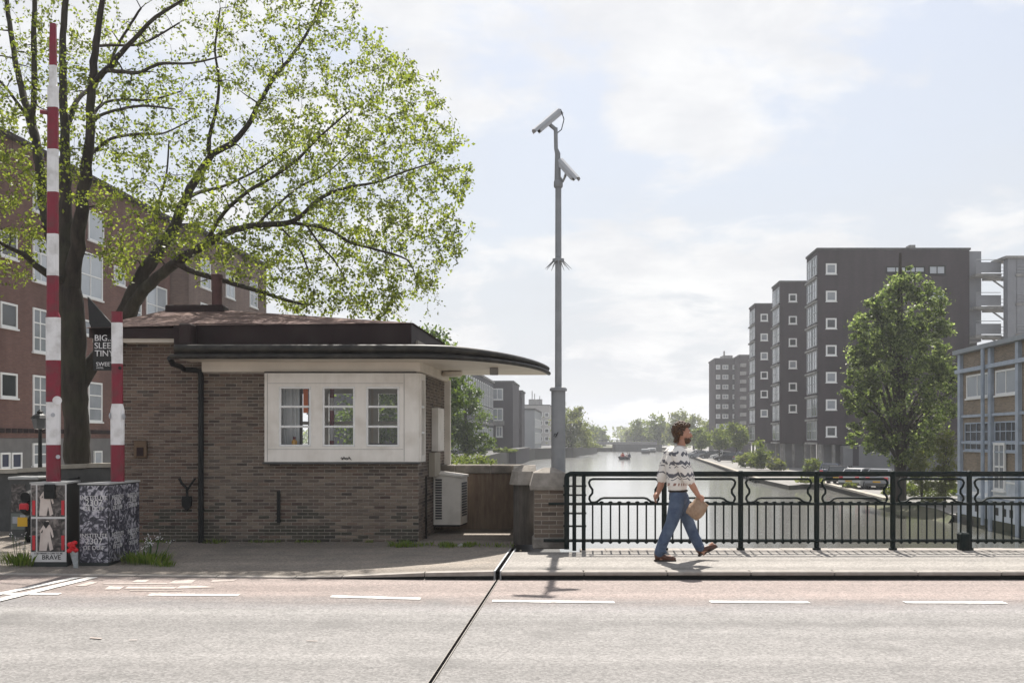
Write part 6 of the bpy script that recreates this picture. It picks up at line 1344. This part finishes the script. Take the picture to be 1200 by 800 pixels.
# jumper
jm_ = D.materials.new('patterned knit'); jm_.use_nodes = True
def knit():
    nt = jm_.node_tree; N = nt.nodes; L = nt.links; p = N['Principled BSDF']; p.inputs['Roughness'].default_value = .95; p.inputs['Specular IOR Level'].default_value = .15
    tc = N.new('ShaderNodeTexCoord'); sp = N.new('ShaderNodeSeparateXYZ'); L.new(tc.outputs['Object'], sp.inputs[0])
    def mt(op, a, b_=None):
        m = N.new('ShaderNodeMath'); m.operation = op
        for i, v in enumerate((a, b_)):
            if v is None: continue
            if isinstance(v, (int, float)): m.inputs[i].default_value = v
            else: L.new(v, m.inputs[i])
        return m.outputs[0]
    n = N.new('ShaderNodeTexNoise'); n.inputs['Scale'].default_value = 9; n.inputs['Detail'].default_value = 3; L.new(tc.outputs['Object'], n.inputs[0])
    xx = mt('ADD', sp.outputs[0], mt('MULTIPLY', sp.outputs[1], .8))
    zig = mt('MULTIPLY', mt('PINGPONG', mt('MULTIPLY', xx, 1), .035), .9)
    zz = mt('ADD', mt('ADD', sp.outputs[2], zig), mt('MULTIPLY', n.outputs[0], .05))
    def band(c, w): return mt('LESS_THAN', mt('ABSOLUTE', mt('SUBTRACT', zz, c)), w)
    bands = None
    for c, w in ((1.44, .020), (1.32, .022), (1.27, .007), (1.17, .022), (1.12, .006)):
        q = band(c, w); bands = q if bands is None else mt('MAXIMUM', bands, q)
    brk = N.new('ShaderNodeTexNoise'); brk.inputs['Scale'].default_value = 7; L.new(tc.outputs['Object'], brk.inputs[0])
    bands = mt('MULTIPLY', bands, mt('GREATER_THAN', brk.outputs[0], .46))
    dots = mt('MULTIPLY', mt('LESS_THAN', mt('ABSOLUTE', mt('SUBTRACT', sp.outputs[2], 1.0)), .018), mt('GREATER_THAN', mt('SINE', mt('MULTIPLY', xx, 160)), .1))
    mx = N.new('ShaderNodeMixRGB'); L.new(mt('MULTIPLY', bands, .9), mx.inputs[0]); mx.inputs[1].default_value = (.72, .69, .65, 1); mx.inputs[2].default_value = (.06, .063, .085, 1)
    m2 = N.new('ShaderNodeMixRGB'); L.new(mt('MULTIPLY', dots, .85), m2.inputs[0]); L.new(mx.outputs[0], m2.inputs[1]); m2.inputs[2].default_value = (.22, .09, .06, 1); L.new(m2.outputs[0], p.inputs['Base Color'])
    wv = N.new('ShaderNodeTexNoise'); wv.inputs['Scale'].default_value = 40; L.new(tc.outputs['Object'], wv.inputs[0]); bp = N.new('ShaderNodeBump'); bp.inputs['Strength'].default_value = .5; bp.inputs['Distance'].default_value = .01; L.new(wv.outputs[0], bp.inputs['Height']); L.new(bp.outputs[0], p.inputs['Normal'])
knit()
b = MB(o)
chain(b, [Q(794.5, 573), Q(793, 566), Q(792.5, 553), Q(792.5, 540), Q(794, 531), Q(796.5, 525.5)], [.165, .182, .19, .20, .185, .09], 16, .72)
chain(b, [armN[0] + Vector((-.01, .03, .0)), armN[1], armN[2] + Vector((.004, 0, -.0)), Q(804, 562, -.24)], [.108, .094, .08, .066])
chain(b, [armF[0] + Vector((.01, -.03, .0)), armF[1], armF[2], Q(779, 562, .25)], [.108, .094, .08, .066])
b.ell(Q(791, 568), (.12, .17, .03), 12, 8)
sw_ = remesh(b, 'jumper', jm_, man, .008, 5, .5)
MB(o).tube([Q(797.7, 523.3) + Vector((.075 * math.cos(a), .082 * math.sin(a), -.012 * math.cos(a))) for a in [2 * math.pi * k / 16 for k in range(16)]], .014, 6, closed=True).build('collar', mat('knit collar', (.6, .57, .53), (.5, .47, .44), 40, .95), man, True)
# jeans
jeans = mat('blue denim', (.075, .105, .165), (.048, .068, .115), 14, .9, .25, 60, c3=(.13, .17, .235), scale3=5, amt3=.7)
b = MB(o)
chain(b, [Q(795, 586), Q(794.5, 580), Q(794.5, 574)], [.158, .16, .148], 14, .74)
chain(b, [legN[0], legN[1], legN[2], legN[3], Q(771.2, 647, -.08)], [.108, .10, .08, .073, .066])
chain(b, [legF[0], legF[1], legF[2], legF[3], Q(821.6, 642.5, .08)], [.108, .10, .08, .073, .064])
for l, k in ((legN, 2), (legF, 2)):      # folds behind knee and at the hem
    for q in range(4): b.ell(l[k] + (l[k + 2] - l[k]) * (.12 + .26 * q) + Vector((rng.uniform(-.03, .03), rng.uniform(-.03, .03), 0)), (.066, .06, .028), 10, 6, Matrix.Rotation(rng.uniform(-.5, .5), 3, 'Y'))
remesh(b, 'jeans', jeans, man, .008, 3, .5)
MB(o).tube([Q(794.5, 574.6) + Vector((.113 * math.cos(a), .152 * math.sin(a), .004 * math.cos(a))) for a in [2 * math.pi * k / 20 for k in range(20)]], .016, 6, closed=True).build('belt', mat('dark belt', (.03, .022, .018)), man, True)
# shoes
shoem = mat('brown leather', (.10, .042, .025), (.065, .028, .018), 12, .5, .1); solem = mat('shoe sole', (.05, .035, .028), (.04, .03, .024), 12, .8)
def shoe(heel, toe, dy):
    h = Q(*heel, dy); t = Q(*toe, dy); d = (t - h).normalized(); up = Vector((0, 1, 0)).cross(d) * -1
    if up.z < 0: up = -up
    L_ = (t - h).length; b = MB(o)
    b.tube([h + d * .01 + up * .055, h + d * .07 + up * .058, h + d * .15 + up * .045, h + d * (L_ - .05) + up * .033, h + d * (L_ - .005) + up * .024], [.040, .045, .043, .042, .024], 10)
    b.tube([h + d * .05 + up * .05, h + d * .045 + up * .115], [.046, .047], 10)
    s = remesh(b, 'shoe', shoem, man, .007, 4, .5)
    pts = [h + up * .008, h + d * .08 + up * .008, h + d * .17 + up * .008, h + d * L_ + up * .010]; wd = (.034, .038, .046, .026); sb = MB(o); vs = []
    for p, w in zip(pts, wd):
        for e in (-.008, .014): vs += [p + Vector((0, -w, 0)) + up * e, p + Vector((0, w, 0)) + up * e]
    fs = []
    for i in range(3): a, c = 4 * i, 4 * i + 4; fs += [(a, c, c + 1, a + 1), (a + 2, a + 3, c + 3, c + 2), (a, a + 2, c + 2, c), (a + 1, c + 1, c + 3, a + 3)]
    fs += [(0, 1, 3, 2), (12, 14, 15, 13)]; sb.add(vs, fs).build('sole', solem, s)
shoe((765.5, 656.6), (791, 656.6), -.08); shoe((820, 652.5), (842.5, 641.5), .08)
# hair, beard, eyes
hairm = mat('curly brown hair', (.085, .042, .021), (.03, .016, .010), 45, .5, .8, 70, c3=(.16, .082, .036), scale3=22, amt3=.6)
b = MB(o); hc = Q(797.5, 504)
for k in range(520):
    v = Vector((rng.gauss(0, 1), rng.gauss(0, 1), rng.gauss(0, 1))).normalized()
    if v.x > .42 and v.z < .42: continue
    if v.z < -.72: continue
    if v.x > .15 and v.z < -.1: continue
    p = hc + Vector((v.x * .103, v.y * .088, v.z * .112)); b.ell(p, [rng.uniform(.011, .022)] * 3, 6, 4)
for k in range(90): b.ell(Q(rng.uniform(790, 796), rng.uniform(508, 518), rng.uniform(-.06, .06)), [rng.uniform(.010, .019)] * 3, 6, 4)
for k in range(30): b.ell(Q(rng.uniform(801, 808), rng.uniform(495.5, 500), rng.uniform(-.05, .05)), [rng.uniform(.010, .018)] * 3, 6, 4)
b.build('hair', hairm, man, True)
b = MB(o)
jc = Q(803.5, 513.8)
for k in range(420):
    v = Vector((rng.gauss(0, 1), rng.gauss(0, 1), rng.gauss(0, 1))).normalized()
    if v.z > (.05 if v.x < .75 else -.12) or v.x < -.25: continue
    b.ell(jc + Vector((v.x * .064, v.y * .057, v.z * .064)), [rng.uniform(.008, .014)] * 3, 6, 4)
for k in range(12): b.ell(Q(809, 512.6, rng.uniform(-.028, .028)), [.008] * 3, 6, 4)
b.build('beard', hairm, man, True)
for s in (-1, 1):
    e = MB(o).ell(Q(807.6, 506.6, s * .032), (.012, .013, .012), 10, 8).build('eye', M['white'], man, True)
    MB(o).ell(Q(808.4, 506.7, s * .034), (.006, .007, .007), 8, 6).build('iris', M['black'], e, True)
    MB(o).ell(Q(808, 504.2, s * .032), (.01, .022, .005), 8, 5).build('eyebrow', hairm, man, True)
# paper bag gripped at its rolled top
bo_ = Q(814, 594, -.2); bag = thing('paper_bag', 'brown paper takeaway bag with rolled top held in the walking man\'s hand', 'bag', bo_)
kraft = mat('kraft paper', (.36, .245, .165), (.20, .125, .078), 11, .9, .8, 18, c3=(.44, .33, .24), scale3=9, amt3=.6)
ax = Vector((.80, 0, .60)).normalized(); ay = Vector((0, 1, 0)); az = Vector((.60 * -1, 0, .80)).normalized()
bb = MB(bo_); secs = [(-.135, .07, .05), (-.125, .092, .066), (-.075, .105, .078), (-.02, .108, .078), (.03, .102, .066), (.07, .098, .042), (.105, .092, .016)]; vs = []; n_ = 16
for k, (t, a, d) in enumerate(secs):
    for q in range(n_):
        an = 2 * math.pi * q / n_; cx = math.copysign(abs(math.cos(an)) ** .65, math.cos(an)); cy = math.copysign(abs(math.sin(an)) ** .65, math.sin(an))
        vs.append(bo_ + Vector((.62, 0, .78)) * (t + rng.uniform(-.006, .006)) + Vector((.78, 0, -.62)) * (a * cx + rng.uniform(-.009, .009)) + ay * (d * cy + rng.uniform(-.009, .009)))
fs = [(k * n_ + q, k * n_ + (q + 1) % n_, (k + 1) * n_ + (q + 1) % n_, (k + 1) * n_ + q) for k in range(len(secs) - 1) for q in range(n_)] + [tuple(range(n_)), tuple(range((len(secs) - 1) * n_, len(secs) * n_))]
bb.add(vs, fs).build('bag_body', kraft, bag, 30)
MB(bo_).tube([bo_ + Vector((.62, 0, .78)) * .105 + Vector((.78, 0, -.62)) * s for s in (-.088, -.03, .04, .088)], [.017, .02, .019, .016], 8).build('rolled_top', kraft, bag, 50)

# ------------------------------------------------------------------ weeds and litter
def tuft(name, label, loc, n, h, spread, seed, flowers=0, group=None):
    rg = np.random.default_rng(seed); t = thing(name, label, 'plant', loc, 0, group); q = []
    for _ in range(n):
        a = rg.uniform(0, 6.28); r = spread * rg.uniform(0, 1) ** .6; p = np.array([r * math.cos(a), r * math.sin(a) * .6, 0]); hh = h * rg.uniform(.35, 1); ln = np.array([math.cos(a), math.sin(a), 0]) * hh * rg.uniform(.1, .8); w = np.array([-math.sin(a), math.cos(a), 0]) * rg.uniform(.004, .011)
        m_ = p + ln * .35 + np.array([0, 0, hh * .65]); e = p + ln + np.array([0, 0, hh]); q.append([p - w, m_ - w * 1.1, e, m_ + w * 1.1])
    link('leaves', quads_mesh('leaves', np.array(q), M['grass']), t)
    if flowers:
        b = MB()
        for _ in range(flowers):
            a = rg.uniform(0, 6.28); r = spread * rg.uniform(0, .9); x, y = r * math.cos(a), r * math.sin(a) * .5; hh = h * rg.uniform(1.0, 1.9)
            b.cur = 0; b.tube([(x * .6, y * .6, 0), (x, y, hh * .6), (x * 1.2, y, hh)], .004, 4)
            b.cur = 1
            for _ in range(5): b.ell((x * 1.2 + rg.normal() * .02, y + rg.normal() * .02, hh + rg.normal() * .025), (.007, .007, .006), 5, 4)
        b.build('flower_stems', [bpy.data.materials['green stem'], M['whitepaint']], t)
    return t
def FG(px, py, z=.05): Y = (EYE - z) * F / (py - HZ); return (PX(px, Y), Y, z - .02)
tuft('weed', 'large weed clump with white flowers at the corner of the black and white poster cabinet', FG(172, 659), 420, .19, .33, 1, 14)
tuft('weed', 'small weed tuft on the kerb edge just right of the large flowering clump', FG(192, 662), 90, .10, .16, 2)
tuft('weed', 'pale grassy tuft beside the left edge of the BRAVE poster cabinet', FG(25, 661), 240, .22, .25, 3, 5)
tuft('weed', 'bright yellow green tuft under the grey utility cabinet at the left edge', FG(4, 622), 200, .28, .22, 4)
tuft('weed', 'weed clump at the foot of the brick wall left of the terrace step', FG(472, 641, .08), 170, .14, .25, 5)
tuft('weed', 'weed under the downpipe at the foot of the brick wall', FG(252, 637, .08), 70, .12, .2, 6)
q = []
for _ in range(3200):
    u = nrg.uniform(); x = -1.7 + 1.72 * u; y = 14.80 + nrg.normal() * .11 + .06 * math.sin(x * 9); 
    if nrg.uniform() > .08 + .92 * max(0, math.sin(x * 5.3 + 1) * math.sin(x * 11.7)) : continue
    a = nrg.uniform(0, 6.28); hh = nrg.uniform(.02, .085); w = np.array([math.cos(a), math.sin(a), 0]) * .007; l = np.array([math.sin(a), -math.cos(a), 0]) * hh * .5; p = np.array([x, min(y, 14.97), .09])
    q.append([p - w, p + l * .4 + [0, 0, hh * .6] - w, p + l + [0, 0, hh], p + l * .4 + [0, 0, hh * .6] + w])
for _ in range(900):
    x = nrg.uniform(-5.9, -1.6); y = 15.37 - abs(nrg.normal()) * .05
    if math.sin(x * 3.1) + math.sin(x * 7.7) < .3: continue
    a = nrg.uniform(0, 6.28); hh = nrg.uniform(.02, .06); w = np.array([math.cos(a), math.sin(a), 0]) * .006; p = np.array([x, y, .095]); q.append([p - w, p + [0, 0, hh * .6] - w, p + [.01, 0, hh], p + [0, 0, hh * .6] + w])
tag(link('grass', quads_mesh('grass', np.array(q), M['grass'])), kind='stuff')
q = []
for _ in range(700):                      # fallen leaves and grit by the wall
    x = nrg.uniform(-7, .2); y = 15.3 - abs(nrg.normal()) * .35
    if y > 14.95 and x > -1.6: continue
    a = nrg.uniform(0, 6.28); s = nrg.uniform(.008, .022); u = np.array([math.cos(a), math.sin(a), .2]) * s; v = np.array([-math.sin(a), math.cos(a), .1]) * s * .7; z = .1 if y > 15 else .1 * (y - 12.3) / 3 + .02; p = np.array([x, y, z + .012]); q.append([p - u, p - v, p + u, p + v])
tag(link('leaf_litter', quads_mesh('leaf_litter', np.array(q), leaf_mat('dry litter', [(.12, .09, .05), (.22, .18, .12), (.3, .27, .22)], .1))), kind='stuff')
lp = FG(540, 640, .1); t = tag(MB(lp).add([(lp[0] - .06, lp[1], lp[2] + .03), (lp[0], lp[1] - .03, lp[2] + .07), (lp[0] + .06, lp[1], lp[2] + .03), (lp[0] + .01, lp[1] + .05, lp[2] + .06), (lp[0], lp[1], lp[2] + .02)], [(0, 1, 4), (1, 2, 4), (2, 3, 4), (3, 0, 4), (0, 3, 1), (1, 3, 2)]).build('paper_scrap', M['whitepaint']), 'crumpled white paper scrap in the grass below the terrace step', 'litter'); t.location = lp

# ------------------------------------------------------------------ air
hm = D.materials.new('haze'); hm.use_nodes = True; N = hm.node_tree.nodes; N.clear()
ho = N.new('ShaderNodeOutputMaterial'); pv = N.new('ShaderNodeVolumePrincipled'); pv.inputs['Color'].default_value = (.93, .95, 1, 1); pv.inputs['Density'].default_value = .00048; pv.inputs['Anisotropy'].default_value = .35
hm.node_tree.links.new(pv.outputs[0], ho.inputs['Volume'])
hz_o = MB().box(-720, 720, -80, 1020, -8, 27).build('haze', hm); tag(hz_o, kind='stuff')
